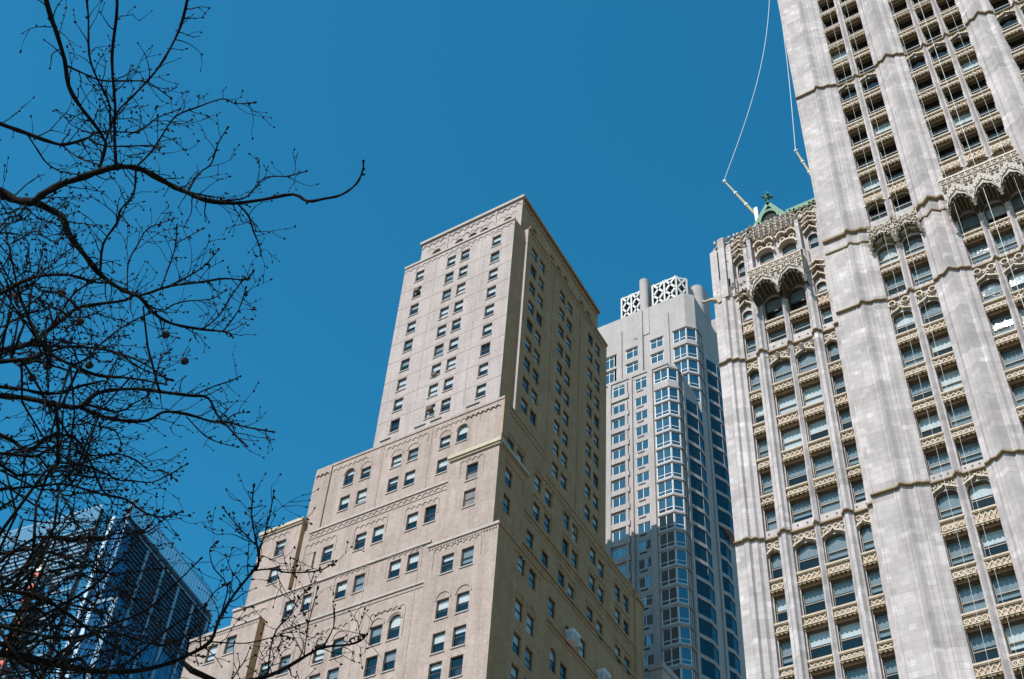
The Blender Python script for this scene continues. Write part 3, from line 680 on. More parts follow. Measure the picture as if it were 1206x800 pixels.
def lump(F, u, v, r, d):
    """small carved crocket"""
    c = F.P(u, v, d*.4); m_ = rings; i = len(m_.v); k = m_.m('ornament')
    for (a, b, e) in ((1, 0, 0), (-1, 0, 0), (0, 1, 0), (0, -1, 0), (0, 0, 1.2), (0, 0, -1.4)):
        m_.v.append(tuple(c + F.t.normalized()*a*r + F.n*b*r*1.1 + Vector((0, 0, e*r))))
    for q in ((0, 2, 4), (2, 1, 4), (1, 3, 4), (3, 0, 4), (2, 0, 5), (1, 2, 5), (3, 1, 5), (0, 3, 5)): m_.f.append(tuple(i + x for x in q)); m_.mi.append(k)
DEP = 0.26
# --- wing
WNX = [(-31.9, 1.06), (-29.02, 1.9), (-26.42, 1.86), (-23.72, 1.06)]
pierW = [[(-35.1, 0), (-35.1, .95), (-34.3, .95), (-34.1, 1.1), (-33.75, 1.1), (-33.6, .8), (-33.1, .8), (-32.9, .5), (-32.55, .4), (-32.55, 0)],
         [(-31.25, 0), (-31.25, .4), (-30.95, .5), (-30.75, .8), (-30.45, .8), (-30.3, .5), (-30.1, .35), (-30.1, 0)],
         [(-27.95, 0), (-27.95, .3), (-27.82, .35), (-27.72, .6), (-27.52, .35), (-27.45, .3), (-27.45, 0)],
         [(-25.35, 0), (-25.35, .35), (-25.15, .5), (-25.0, .8), (-24.7, .8), (-24.5, .5), (-24.35, .4), (-24.35, 0)]]
pierW5 = [(-23.05, 0), (-23.05, .4), (-22.8, .5), (-22.3, .5), (-22.3, .7)]
rowsW = [(51.6 - 4.35, 0), (51.6, 0), (55.95, 0), (60.0, 0), (64.2, 0), (68.55, 1), (73.6, 0), (77.8, 0), (82.15, 0), (86.6, 0), (90.9, 1)]
wo = []; wl = []
for ci, (x, w) in enumerate(WNX):
    prev = None
    for (z, arch) in rowsW:
        b, t_ = z - 1.36, z + 1.42; rise = 0.0
        if arch: t_ = z + 1.6; rise = 0.62
        if abs(z - 73.6) < .1: b += .35
        wo.append((x - w/2, x + w/2, b, t_, rise)); wl.append((x, b, w, t_ - b, arch))
        if prev is not None and abs(z - 73.6) > .1: spandrel(FW, x, prev + .02, b - .02, w + .1, 'x' if (ci + int(z)) % 2 else 'o', 0.1)
        prev = t_
# upper wing: tall windows under the canopy, narrow side windows, windows above
for i in (1, 2):
    x, w = WNX[i]; wo.append((x - w/2, x + w/2, 95.4, 97.05, 0)); wo.append((x - w/2, x + w/2, 98.5, 101.95, 0.8)); wl.append((x, 95.4, w, 1.65, 2)); wl.append((x, 98.5, w, 3.45, 3))
    spandrel(FW, x, 97.07, 98.48, w + .1, 'o', .02)
    wo.append((x - .8, x + .8, 107.0, 109.2, 0.6)); wl.append((x, 107.0, 1.6, 2.2, 2))
for i in (0, 3):
    x, w = WNX[i]; wo += [(x - w/2, x + w/2, 95.2, 97.4, 0), (x - w/2, x + w/2, 99.4, 101.4, .5), (x - w/2, x + w/2, 106.9, 109.2, .5)]; wl += [(x, 95.2, w, 2.2, 0), (x, 99.4, w, 2.0, 0), (x, 106.9, w, 2.3, 2)]
    spandrel(FW, x, 97.42, 99.38, w + .1, 'x', .1)
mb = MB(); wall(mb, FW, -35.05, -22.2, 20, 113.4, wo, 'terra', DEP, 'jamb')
shell(mb, [(-35.05, 86), (-20, 86), (-20, 110), (-35.05, 110)], 0, 113.3, 'terra', skip=(0,)); mb.face([(-35.05, 86, 0), (-22, 86, 0), (-22, 86, 20), (-35.05, 86, 20)], 'terra')
G2.part(mb, 'wall')
def wblind():
    r = random.random()
    return ('blindgrey', random.choice((1.0, .75, .75))) if r < .45 else (('blind', random.choice((1.0, .55, .75, .45))) if r < .8 else ('blindgrey', .45))
for x, z, w, h, k in wl:
    st = 'sash'
    w2(FW, x, z, w, h, style=st, fr='cframe' if k != 3 else 'copperframe' if False else 'frame', split=0.46, depth=DEP, blind=wblind() if k not in (2, 3) else ('blindgrey', .45))
for pr in pierW: pier(FW, pr, 20, 106.5 if pr is not pierW[2] else 102.0)
pier(FW, pierW5, 20, 113.0)
allW = pierW + [pierW5]
band(FW, allW, 71.35); band(FW, allW, 93.85)
for (zb, zt, ph) in ((70.1, 71.35, 69.95), (92.45, 93.85, 92.25)):
    for x, w in WNX:
        ogee(FW, x, ph - .1, w + .2, .75 if w > 1.4 else .65); tracery(FW, x, ph + .55, zt - .02, w + .4, 4 if w > 1.4 else 2)
for k in range(5): lump(FW, -30.4 + k*1.25, 93.2, .34, .9)
for k in range(14): lump(FW, -34.8 + k*.9, 71.95, .14, .8); lump(FW, -34.8 + k*.9, 94.45, .14, .8)
# --- gothic canopies: scalloped arches hung out in front of the wall
def canopy(F, cols, w, z0, zs, zc, zt, out, name='canopy', gable=False):
    mb = MB(); N = 12
    tp = (lambda x, c: min(zt, zs + .75 + (zt - zs - .75)*max(0, 1 - abs(x - c)/w*2.1))) if gable else (lambda x, c: zt)
    us = [c for c in cols]; L = cols[0] - w/2; R = cols[-1] + w/2
    for c in us:
        a0, a1 = c - w/2, c + w/2
        ptsO = []; ptsI = []
        for k in range(N + 1):
            tt = k / N; x = a0 + (a1 - a0)*tt; s_ = sin(pi*tt)**0.75
            sc_ = 0.16*abs(sin(pi*tt*4))
            ptsO.append((x, zs + (zc - zs)*s_ - sc_)); ptsI.append((c + (x - c)*.86, z0 + (zc - z0)*.80*s_))
        for k in range(N):
            (xa, za), (xb, zb) = ptsO[k], ptsO[k+1]
            mb.face([F.P(xa, za, out), F.P(xb, zb, out), F.P(xb, tp(xb, c), out), F.P(xa, tp(xa, c), out)], 'carved')        # front
            mb.face([F.P(xa, za, out), F.P(xb, zb, out), F.P(xb, zb + .12, out - .25), F.P(xa, za + .12, out - .25)], 'ornament')
            (xc, zc_), (xd, zd) = ptsI[k], ptsI[k+1]
            mb.face([F.P(xa, za + .12, out - .25), F.P(xb, zb + .12, out - .25), F.P(xd, zd, .3), F.P(xc, zc_, .3)], 'soffitshade')   # ribbed vault underside, shade put into its colour
            if k % 2 == 0 and k: mb.sweep([(F.P(xa, za + .1, out - .2), F.t, (0, 0, 1)), (F.P(xc, zc_, .32), F.t, (0, 0, 1))], [(-.06, -.1), (.06, -.1), (.06, .05), (-.06, .05)], 'bandbrown')
        # ogee on the face and small sunk panels above it
        pth = [(-w*.46, zs + .35), (-w*.3, zs + (zc - zs)*.86), (-w*.14, zc + .1), (0, zc + .6), (w*.14, zc + .1), (w*.3, zs + (zc - zs)*.86), (w*.46, zs + .35)]
        mb.sweep([(F.P(c + a, b, out), F.n, (0, 0, 1)) for a, b in pth], [(-.02, 0), (.14, 0), (.14, .14), (-.02, .14)], 'ornament')
        if zt - zc > 1.2:
            FO_ = Face(F.o.x + F.n.x*out, F.o.y + F.n.y*out, F.t.x, F.t.y)
            for k in range(4):
                x = c - w*.375 + k*w*.25; ring(FO_, x, zt - .42, w*.095, .1, 'carved')
                mb.box(x - .04 + w*.125, x + .04 + w*.125, -out - .12, -out + .01, zt - 1.5, zt - .02, 'ornament', F.T); lump(FO_, x + w*.12, zt - .85, .13, .25); lump(FO_, x - .05, zt - .95 + .1*(k % 2), .12, .25)
            for sx in (-.4, .4): ring(FO_, c + sx*w, zt - 1.25, w*.085, .16, 'ornament'); lump(FO_, c + sx*w, zt - 1.75, .2, .35)
            for sx in (-.2, .2): ring(FO_, c + sx*w, zt - 1.05, w*.06, .14, 'ornament')
            for k in range(9):
                x = c - w*.46 + k*w*.115; tt = abs(x - c)/w*2; lump(FO_, x, zc + .75 - tt*1.5, .11, .35)
        for k in range(7): lump(F, c - w*.42 + k*w*.14, zs + (zc - zs)*sin(pi*(k*.14 + .08))**.75 - .12, .17, out*2.15)
    for s_, u in ((-1, L), (1, R)):
        mb.face([F.P(u, zs, out), F.P(u, z0, 0), F.P(u, tp(u, cols[0] if s_ < 0 else cols[-1]), 0), F.P(u, tp(u, cols[0] if s_ < 0 else cols[-1]), out)], 'carved')
    if not gable: mb.box(L - .05, R + .05, -out - .12, 0, zt, zt + .22, 'ornament', F.T)
    G2.part(mb, name)
    for u in [L] + [c + w/2 for c in us]:
        for (zz, rr, dd) in ((zs - .05, .3, out*2.4), (zs - .45, .2, out*2.3), (z0 - .1, .28, .9), (z0 - .5, .2, .8), (z0 + .5, .3, 1.3)): lump(F, u, zz, rr, dd)
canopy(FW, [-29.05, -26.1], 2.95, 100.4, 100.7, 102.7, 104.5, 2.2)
# jambs and shafts framing the tall windows, side gablets, crown
crn = MB()
for x, w in (WNX[0], WNX[3]):
    for v in (101.75, 109.35): ogee(FW, x, v, w + .15, .8, .5)
    for k, v in enumerate((103.0, 103.8, 110.4, 111.1, 111.9)):
        ogee(FW, x, v, w + .3 - .12*k*.3, .5, .6); lump(FW, x - .55, v, .2, 1.2); lump(FW, x + .55, v, .2, 1.2)
for i in (1, 2):
    x, w = WNX[i]
    archring(hood, FW, x, 108.65, .92, 'ornament', .5, .22, .75)
    for s_ in (-.55, .55): archring(hood, FW, x + s_, 110.15, .48, 'ornament', .65, .16, .6); ring(FW, x + s_, 109.95, .3, .3); ring(FW, x + s_, 111.35, .26, .5, 'carved')
    for s_ in (-.9, -.3, .3, .9):
        crn.box(x + s_ - .1, x + s_ + .1, -.75, .1, 111.2, 113.4, 'terra', FW.T)
        for v in (111.0, 111.5, 112.0, 112.5, 113.0): lump(FW, x + s_ + random.uniform(.15, .4), v, random.uniform(.16, .26), 1.3); lump(FW, x + s_ - .05, v + .2, .16, 1.9)
for k in range(90):
    x = random.uniform(-34.4, -22.9); z_ = random.uniform(110.0, 113.7)
    if any(abs(x - q) < .75 for q in (-29.02, -26.42)) and z_ < 111.0: continue
    lump(FW, x, z_, random.uniform(.13, .27), random.uniform(.9, 1.6))
for k in range(15):
    x = -34.2 + k*.8; crn.box(x - .26, x + .26, -.42, 0, 112.3 + random.uniform(-.2, .2), 113.3 + random.uniform(-.15, .25), 'carved', FW.T); ogee(FW, x, 112.6, .5, .4, .62, .09); ring(FW, x, 112.1, .2, .42)
for k in range(22):
    x = -34.6 + k*.56 + random.uniform(-.1, .1); crn.box(x - .1, x + .1, -.5, 0, 113.55, 113.75 + random.uniform(0, .3), 'carved', FW.T); lump(FW, x + .2, 113.6, random.uniform(.15, .25), 1.2)
# corner pinnacle cluster at left
for (x, d, z, r) in ((-34.7, 1.0, 111.6, .42), (-33.7, 1.15, 113.2, .36), (-33.0, .8, 112.0, .3), (-31.1, .8, 110.4, .22), (-30.6, .8, 111.5, .22), (-25.0, .8, 111.5, .22)):
    crn.box(x - r, x + r, -d, 0, 103.5, z, 'terra', FW.T)
    c = FW.P(x, z, d/2)
    for q in range(4):
        a = [(-r, -d/2), (r, -d/2), (r, d/2), (-r, d/2)]; p, p2 = a[q], a[(q+1) % 4]
        crn.face([(c.x + p[0], c.y + p[1], z), (c.x + p2[0], c.y + p2[1], z), (c.x, c.y, z + r*2.4)], 'terra')
    for k in range(5): lump(FW, x + random.uniform(-r, r), z - .4 - k*random.uniform(.4, 1.2), .2, d*2.1)
for k in range(16): lump(FW, -34.6 + random.uniform(0, 3.6), random.uniform(102.6, 105.5), random.uniform(.16, .3), 2.1)
G2.part(crn, 'crown')
mb = MB()   # gargoyle
gp = FW.P(-34.7, 103.7, 1.0)
mb.tube([gp + Vector((.3, .2, -.5)), gp, gp + Vector((-.7, -.2, .15)), gp + Vector((-1.25, -.3, .05)), gp + Vector((-1.55, -.35, .15))], [.38, .3, .2, .17, .2], 'ornament', 7)
for s_ in (-.13, .13): mb.tube([gp + Vector((-1.4, -.33 + s_, .25)), gp + Vector((-1.5, -.33 + s_*1.6, .5))], [.06, .02], 'ornament', 4)
G2.part(mb, 'gargoyle')
# copper roof with gabled dormer and finial
mb = MB()
mb.face([(-34.2, 86.6, 113.6), (-22.2, 86.6, 113.6), (-22.2, 92, 118.2), (-31, 92, 118.2)], 'copper'); mb.box(-34.2, -22.2, -.35, .3, 113.55, 113.8, 'copper', EF(86.6).T)
for k in range(12): mb.box(-33.6 + k*.98, -33.5 + k*.98, 86.35, 86.6, 113.8, 114.25, 'copper')
mb.box(-26.0, -22.25, 85.5, 86.3, 113.5, 114.25, 'copper'); mb.box(-30.9, -30.0, 85.55, 86.3, 113.55, 113.95, 'copper')
for k in range(9): mb.box(-25.9 + k*.42, -25.75 + k*.42, 85.6, 85.75, 114.15, 114.4, 'copper')
ap = (-27.9, 85.8, 117.0); l_, r_ = (-30.1, 85.8, 113.5), (-26.0, 85.8, 113.5)
for (p, q) in ((l_, ap), (ap, r_)):
    v = Vector(q) - Vector(p); n_ = Vector((-v.z, 0, v.x)).normalized()
    mb.sweep([(p, (0, -1, 0), n_), (q, (0, -1, 0), n_)], [(-.2, -.32), (.25, -.32), (.25, .12), (-.2, .12)], 'copper')
mb.face([l_, r_, ap], 'copper'); mb.face([l_, ap, (-27.9, 91, 117.0), (-30.1, 91, 113.5)], 'copper'); mb.face([ap, r_, (-26, 91, 113.5), (-27.9, 91, 117)], 'copper')
archring(mb, EF(85.8), -28.0, 114.0, .95, 'copper', .3, .3, 1.35)
mb.face([(-28.0 + .95*cos(a_), 85.78, 114.0 + 1.3*max(0, sin(a_))) for a_ in [pi*k/10 for k in range(11)]], 'room')
mb.tube([(-27.9, 85.7, 117), (-27.9, 85.7, 119.2)], [.1, .04], 'copper', 6)
for q in range(4):
    a_ = q*pi/2 + .5; mb.tube([(-27.9, 85.7, 118.0), (-27.9 + .6*cos(a_), 85.7 + .6*sin(a_), 118.1)], [.13, .2], 'copper', 5)
mb.tube([(-27.9, 85.7, 117.7), (-27.9, 85.7, 118.4)], [.25, .25], 'copper', 6)
G2.part(mb, 'roof')
# --- tower
XS = .853
TP = [[(-22.3, -.7), (-22.3, .9), (-20.15, .9), (-19.95, .92), (-19.6, 1.25), (-19.25, .9), (-18.9, .72), (-18.35, .72), (-18.0, .5), (-17.65, .4), (-17.45, .3), (-17.45, 0)],
      [(-15.5, 0), (-15.5, .2), (-15.35, .25), (-15.15, .5), (-14.95, .25), (-14.8, .2), (-14.8, 0)],
      [(-12.85, 0), (-12.85, .35), (-12.4, .5), (-12.2, .72), (-11.75, .72), (-11.5, .92), (-11.1, 1.25), (-10.7, .92), (-10.45, .72), (-10.0, .72), (-9.75, .5), (-9.3, .35), (-9.3, 0)],
      [(-7.32, 0), (-7.32, .2), (-7.2, .25), (-7.04, .5), (-6.88, .25), (-6.75, .2), (-6.75, 0)],
      [(-4.77, 0), (-4.77, .2), (-4.65, .25), (-4.49, .5), (-4.33, .25), (-4.2, .2), (-4.2, 0)],
      [(-2.2, 0), (-2.2, .35), (-1.8, .5), (-1.6, .72), (-1.15, .72), (-.9, .92), (-.5, 1.25), (-.1, .92), (.15, .72), (.6, .72), (.85, .5), (1.0, .35), (1.0, 0)],
      [(3.0, 0), (3.0, .2), (3.15, .25), (3.3, .5), (3.45, .25), (3.6, .2), (3.6, 0)],
      [(5.6, 0), (5.6, .35), (6.0, .5), (6.5, .72), (7.5, .9), (10.75, .9), (10.75, 0)]]
TC = [-16.46, -13.83, -8.3, -5.76, -3.22, 2.0, 4.6]; TWd = 1.88
rowsTw = [(51.4 - 4.3, 0), (51.4, 0), (55.7, 0), (60.0, 0), (64.3, 0), (68.9, 1), (73.5, 0), (77.75, 0), (82.0, 0), (86.3, 0), (90.7, 1), (96.3, 0), (100.5, 1), (107.2, 1), (112.15, 0), (116.45, 0),
          (120.75, 0), (125.05, 0), (129.35, 1), (133.6, 0), (137.95, 0), (142.0, 0), (145.9, 0), (149.8, 0), (153.8, 1), (158.1, 0), (162.3, 0)]
to = []; tl = []
for ci, x in enumerate(TC):
    prev = None
    for (z, arch) in rowsTw:
        if ci > 4 and z < 90: continue
        b, t_ = z - 1.36, z + 1.40; rise = 0.0
        if arch: t_ = z + 1.55; rise = .6
        if 73 < z < 74: b += .3
        if 107 < z < 108: b = 106.4
        to.append((x - TWd/2, x + TWd/2, b, t_, rise)); tl.append((x, b, TWd, t_ - b, z))
        if prev is not None and not (73 < z < 74 or 96 < z < 97 or 107 < z < 108 or 133 < z < 134): spandrel(FT, x, prev + .02, b - .02, TWd + .08, 'x' if (ci + int(z)) % 2 else 'o', 0.06)
        prev = t_
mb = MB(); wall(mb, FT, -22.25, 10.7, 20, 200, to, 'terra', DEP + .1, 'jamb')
shell(mb, [(-22.25, 85.3), (10.7, 85.3), (10.7, 112), (-22.25, 112)], 0, 200, 'terra', skip=(0,)); mb.face([(-22.25, 85.3, 0), (10.7, 85.3, 0), (10.7, 85.3, 20), (-22.25, 85.3, 20)], 'terra')
G2.part(mb, 'wall')
for x, z, w, h, zc in tl:
    bl = wblind() if zc < 104 else (('blind', 1.0) if random.random() < .12 else 0)
    w2(FT, x, z, w, h, fr='cframe', split=0.44, depth=DEP + .1, blind=bl)
for i, pr in enumerate(TP): pier(FT, pr, 20, 200)
reed = Split(G2, 'reed')
for u, d in ((-18.62, .72), (-12.0, .72), (-10.22, .72), (-1.38, .72), (.38, .72)): reed.box(u - .07, u + .07, -d - .07, -d + .02, 20, 200, 'terra', FT.T)
for u, d in ((-20.3, .9), (-22.15, .9)): reed.box(u - .06, u + .06, -d - .05, -d + .02, 20, 200, 'terra', FT.T)
for z in (71.3, 94.0, 131.7, 156.3): band(FT, TP, z)
band(FT, TP[:3], 104.6, .5, .35); band(FT, TP[:3], 102.9, .3, .15); band(FT, TP[5:], 104.6, .5, .35)
for ci, x in enumerate(TC):
    for (ph, zt) in ((70.3, 71.3), (92.1, 94.0), (130.75, 131.7), (155.2, 156.3)):
        if ci > 4 and ph < 90: continue
        ogee(FT, x, ph - .05, TWd + .2, .7); tracery(FT, x, ph + .5, zt + .15, TWd + .4, 4)
    ogee(FT, x, 108.6, TWd + .2, .7, .4); tracery(FT, x, 109.4, 110.8, TWd + .4, 2)
    for k in range(5): lump(FT, x - 1.2 + k*.6, 71.85, .13, .8); lump(FT, x - 1.2 + k*.6, 94.6, .13, .8)
    for k in (-.65, .65): ring(FT, x + k, 93.45, .36, .35); lump(FT, x + k, 93.2, .22, .7)
    if ci in (0, 1, 5, 6):
        ogee(FT, x, 101.95, TWd + .35, .85, .6, .2)
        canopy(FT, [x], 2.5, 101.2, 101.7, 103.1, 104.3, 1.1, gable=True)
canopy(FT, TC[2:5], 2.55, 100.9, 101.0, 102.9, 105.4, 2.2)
G2.part(hood, 'hood_mould', 'stuff'); G2.part(rings, 'carved_ornament', 'stuff')

# ropes and booms on the gothic tower
def rope(name, pts, r, label, cat='rope', group=None, mat='rope'):
    m_ = MB(); base = Vector(pts[-1]); m_.tube([Vector(p) - base for p in pts], [r]*len(pts), mat, 5)
    o = m_.build(name); o.location = base; tag(o, label, cat, group); return o
grp = 'ropes hanging down the white Gothic tower'
rope('hanging_rope', [(-16.05, 83.9, 190), (-16.1, 83.9, 30)], .011, 'pale rope down the left window column of the two-window bay', group=grp)
rope('hanging_rope', [(-13.9, 83.9, 190), (-14.1, 83.9, 30)], .011, 'pale rope down the right window column of the two-window bay', group=grp)
rope('hanging_rope', [(-5.75, 83.4, 190), (-6.1, 83.4, 30)], .024, 'thick white rope crossing the dark canopy of the three-window bay', group=grp)
rope('hanging_rope', [(-3.0, 83.5, 190), (-3.1, 83.5, 30)], .012, 'thin rope down the rightmost visible window column', group=grp)
rope('hanging_rope', [(-8.7, 83.5, 190), (-8.9, 83.5, 96)], .013, 'faint thin rope over the left arch of the dark canopy', group=grp)
def boom(pa, pb, label):
    t = thing('roof_boom', label, 'boom', pb); a, b = Vector(pa) - Vector(pb), Vector((0, 0, 0)); m_ = MB(); m_.tube([b, b.lerp(a, .5), a], [.17, .14, .1], 'pole', 6); m_.build('pole', t)
    m_ = MB()
    for f in (.3, .62, .96): m_.tube([b.lerp(a, f), b.lerp(a, f + .03)], [.22, .22], 'rope', 6)
    m_.build('collar', t)
    m_ = MB(); m_.box(-.2, .2, -.2, .2, -1.4, 1.4, 'white'); m_.build('base', t)
boom((-33.4, 87.2, 126.6), (-30.1, 87.8, 118.3), 'slanting yellow boom above the green copper gable')
boom((-24.17, 87, 126.1), (-22.6, 87.3, 119.0), 'slanting yellow boom leaning out past the tower edge')
def sag(a, b, s_, n=12): a, b = Vector(a), Vector(b); return [a.lerp(b, k/n) + Vector((-s_*.3*sin(pi*k/n), 0, -s_*sin(pi*k/n))) for k in range(n + 1)]
rope('boom_cable', [(-33.4, 87.2, 126.6)] + [Vector((-33.4, 87.2, 126.6)).lerp(Vector((-23.4, 86.6, 165)), f) + Vector((1.6*sin(pi*f), 0, 0)) for f in [k/12 for k in range(1, 13)]], .04, 'long pale cable rising from the boom over the copper gable', 'cable', 'cables rising from the roof booms')
rope('boom_cable', [(-24.17, 87, 126.1)] + [Vector((-24.17, 87, 126.1)).lerp(Vector((-22.6, 86.6, 165)), f) + Vector((.25*sin(pi*f), 0, 0)) for f in [k/8 for k in range(1, 9)]], .04, 'pale cable rising close along the white tower edge', 'cable', 'cables rising from the roof booms')

# ================================================================== BUILDING 3: pale apartment tower behind
B3 = thing('apartment_tower', 'pale concrete apartment tower with blue corner windows between the two stone buildings', 'building', (-85, 165, 0))
G3 = Group(B3)
KB = .056
def quadwin(F, u0, u1, v0, v1, cols, tr, name='window', fr='white', d=0.0, mat='bglass', big=False):
    """framed window on a face: frame is the part, each pane a sub-part"""
    m_ = MB(); t = .09
    m_.box(0, u1 - u0, -.03, .12, 0, t, fr); m_.box(0, u1 - u0, -.03, .12, v1 - v0 - t, v1 - v0, fr)
    us = [0.0] + list(cols) + [u1 - u0]
    for k, a in enumerate(us):
        x = min(max(a - t/2, 0), u1 - u0 - t); m_.box(x, x + t, -.03, .12, t, v1 - v0 - t, fr)
    if tr: m_.box(t, u1 - u0 - t, -.02, .1, tr - t/2, tr + t/2, fr)
    p = F.P(u0, v0, d); o = m_.build(name, B3, loc=p - Vector(B3.location), rotz=F.rot)
    for a, b in zip(us, us[1:]):
        q = MB(); w = (b - a)/2 - .03; h = (v1 - v0)/2 - .06
        q.face([(-w, 0, -h), (w, 0, -h), (w, 0, h), (-w, 0, h)], mat)
        g_ = q.build('pane', o, loc=((a + b)/2, .05, (v1 - v0)/2)); g_.rotation_euler = (random.gauss(0, .008), 0, random.gauss(0, .012))
    return o
floors = [176.3 - .0, 171.2, 167.45, 163.65, 159.85, 156.05, 152.3, 148.5, 144.7, 140.9, 137.1, 133.3, 129.5, 125.7, 121.9, 118.1, 114.3, 110.5]
FB = EF(156.5)
mb = MB(); opsB = []
for i, f in enumerate(floors):
    hA = 3.0 if i == 0 else 2.3
    opsB += [(-87.3, -84.55, f - hA, f, 0), (-82.4, -79.8, f - (2.9 if i == 0 else 2.1), f, 0), (-78.2, -75.3, f - 3.15, f, 0)]
wall(mb, FB, -104, -75.3, 60, 177.2, opsB, 'conc', .25)
FBn = NF(-73.9, 158.0, KB)
FCh = Face(-75.3, 156.5, 1.4/2.05, 1.5/2.05)     # chamfer: u metres from the front corner
chl = 2.05
wall(mb, FCh, 0, chl, 60, 177.2, [(.12, chl - .12, f - 3.15, f, 0) for f in floors], 'conc', .2)
wall(mb, FBn, 158, 180, 60, 177.2, [], 'conc')
e_ = FBn.P(180, 0)
shell(mb, [(-104, 156.5), (-75.3, 156.5), (-73.9, 158), (e_.x, 180), (-104, 180)], 60, 177.2, 'conc', skip=(0, 1, 2))
for i, f in enumerate(floors):
    for (a, b, h, dz) in ((-87.3, -84.55, 3.0 if i == 0 else 2.3, 0), (-82.4, -79.8, 2.9 if i == 0 else 2.1, 0), (-78.2, -75.3, 3.15, 0)):
        mb.face([FB.P(a, f - h, -.9), FB.P(b, f - h, -.9), FB.P(b, f, -.9), FB.P(a, f, -.9)], 'room')
    mb.face([FCh.P(.1, f - 3.15, -.6), FCh.P(chl - .1, f - 3.15, -.6), FCh.P(chl - .1, f, -.6), FCh.P(.1, f, -.6)], 'room')
G3.part(mb, 'wall')
fin = Split(G3, 'pier'); slots = Split(G3, 'vent_slot'); ledge = Split(G3, 'ledge')
for (a, b) in ((-88.2, -87.5), (-83.4, -82.9), (-79.5, -78.5)): fin.box(a, b, -.35, .05, 60, 177.0, 'conc', FB.T)
fin.box(-104, -75.1, -.2, .05, 177.2, 177.7, 'conc', FB.T)
for u in (159.6, 168.9, 178.7): fin.box(u, u + 1.0, -.35, .05, 60, 177.0 if u < 165 else 200, 'conc', FBn.T)
for i, f in enumerate(floors):
    h = 3.0 if i == 0 else 2.3
    quadwin(FB, -87.3, -84.6, f - h, f, [1.35], h - .7 if i == 0 else 0, d=-.1)
    ledge.box(-84.5, -83.95, -.3, .05, f - h, f + .2, 'conc', FB.T); ledge.box(-87.45, -83.7, -.3, .05, f - h - 1.2, f - h - .02, 'conc', FB.T)
    h = 2.9 if i == 0 else 2.1
    quadwin(FB, -82.4, -79.8, f - h, f, [1.3], h - .65 if i in (0, 13) else 0, d=-.12)
    slots.box(-82.0, -80.6, -.02, .05, f - h - .75, f - h - .42, 'room', FB.T)
    quadwin(FB, -78.2, -75.3, f - 3.15, f, [1.45], .85, d=-.02); quadwin(FCh, .12, chl - .12, f - 3.15, f, [], .85, d=-.02)
    ledge.box(-78.3, -75.25, -.22, .05, f + .02, f + .25, 'conc', FB.T); ledge.box(0.0, chl + .05, -.22, .05, f + .02, f + .25, 'conc', FCh.T)
    # corner glass bay on the side face, then sawtooth bays between the piers
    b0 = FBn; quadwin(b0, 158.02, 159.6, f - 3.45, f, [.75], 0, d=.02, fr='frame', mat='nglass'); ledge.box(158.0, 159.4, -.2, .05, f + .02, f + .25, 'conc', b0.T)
def bays(F, u0, u1, fl, par='bay_window'):
    L = u1 - u0
    plan = [(u0, .15), (u0 + L*.36, 1.35), (u0 + L*.62, 1.35), (u1, .15)]
    for f in fl:
        m_ = MB()
        for (a, da), (b, db) in zip(plan, plan[1:]):
            for (z0, z1, ex) in ((f - 3.8, f - 3.05, .14),):
                m_.face([F.P(a, z0, da + ex), F.P(b, z0, db + ex), F.P(b, z1, db + ex), F.P(a, z1, da + ex)], 'conc')
                m_.face([F.P(a, z0, da + ex), F.P(b, z0, db + ex), F.P(b, z0, 0), F.P(a, z0, 0)], 'conc'); m_.face([F.P(a, z1, da + ex), F.P(b, z1, db + ex), F.P(b, z1, 0), F.P(a, z1, 0)], 'conc')
        for (a, da) in plan[1:3]: m_.box(a - .07, a + .07, -da - .06, -da + .06, f - 3.05, f - .02, 'frame', F.T)
        o = G3.part(m_, par)
        for (a, da), (b, db) in zip(plan, plan[1:]):
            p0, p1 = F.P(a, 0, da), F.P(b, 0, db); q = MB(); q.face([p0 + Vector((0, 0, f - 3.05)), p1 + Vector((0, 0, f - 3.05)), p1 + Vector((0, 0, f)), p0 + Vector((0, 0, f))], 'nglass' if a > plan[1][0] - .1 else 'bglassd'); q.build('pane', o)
bays(FBn, 160.8, 168.85, floors[1:]); bays(FBn, 170.3, 178.65, floors[1:])
# upper block
YU = 166.0; FU = EF(YU); kU = YU/154.0
def ux(x): return x*kU
upf = [196.6, 191.6, 187.3, 183.1, 179.0]
mb = MB(); uo = []
for i, f in enumerate(upf):
    uo.append((ux(-72.6), ux(-69.9), f - 3.5, f, 0))
    if i > 0:
        uo += [(ux(-82.9), ux(-79.8), f + 4.9 - 2.7, f + 4.9 , 0), (ux(-77.5), ux(-74.8), f + 4.9 - 2.6, f + 4.9, 0), (ux(-88.2), ux(-85.1), f + 4.9 - 3.4, f + 4.9, 0)]
wall(mb, FU, -99, ux(-69.85), 120, 207.3, uo, 'conc', .25)
FUc = Face(ux(-69.85), YU, .7, .714); ucl = 2.3
wall(mb, FUc, 0, ucl, 120, 207.3, [(.1, ucl - .1, f - 3.5, f, 0) for f in upf], 'conc', .2)
c_ = FUc.P(ucl, 0); FUn = NF(c_.x, c_.y, KB)
wall(mb, FUn, c_.y, 181, 60, 206.8, [], 'conc'); e_ = FUn.P(181, 0)
shell(mb, [(-95, YU), (ux(-69.85), YU), (c_.x, c_.y), (e_.x, 181), (-95, 181)], 60, 207.0, 'conc', skip=(0, 1, 2))
for (a, b, z0, z1, r_) in uo: mb.face([FU.P(a, z0, -.8), FU.P(b, z0, -.8), FU.P(b, z1, -.8), FU.P(a, z1, -.8)], 'room')
G3.part(mb, 'wall')
pf = Split(G3, 'pier')
for x in (-84.0, -79.3, -73.6): pf.box(ux(x) - .3, ux(x) + .3, -.3, .05, 170, 203, 'conc', FU.T)
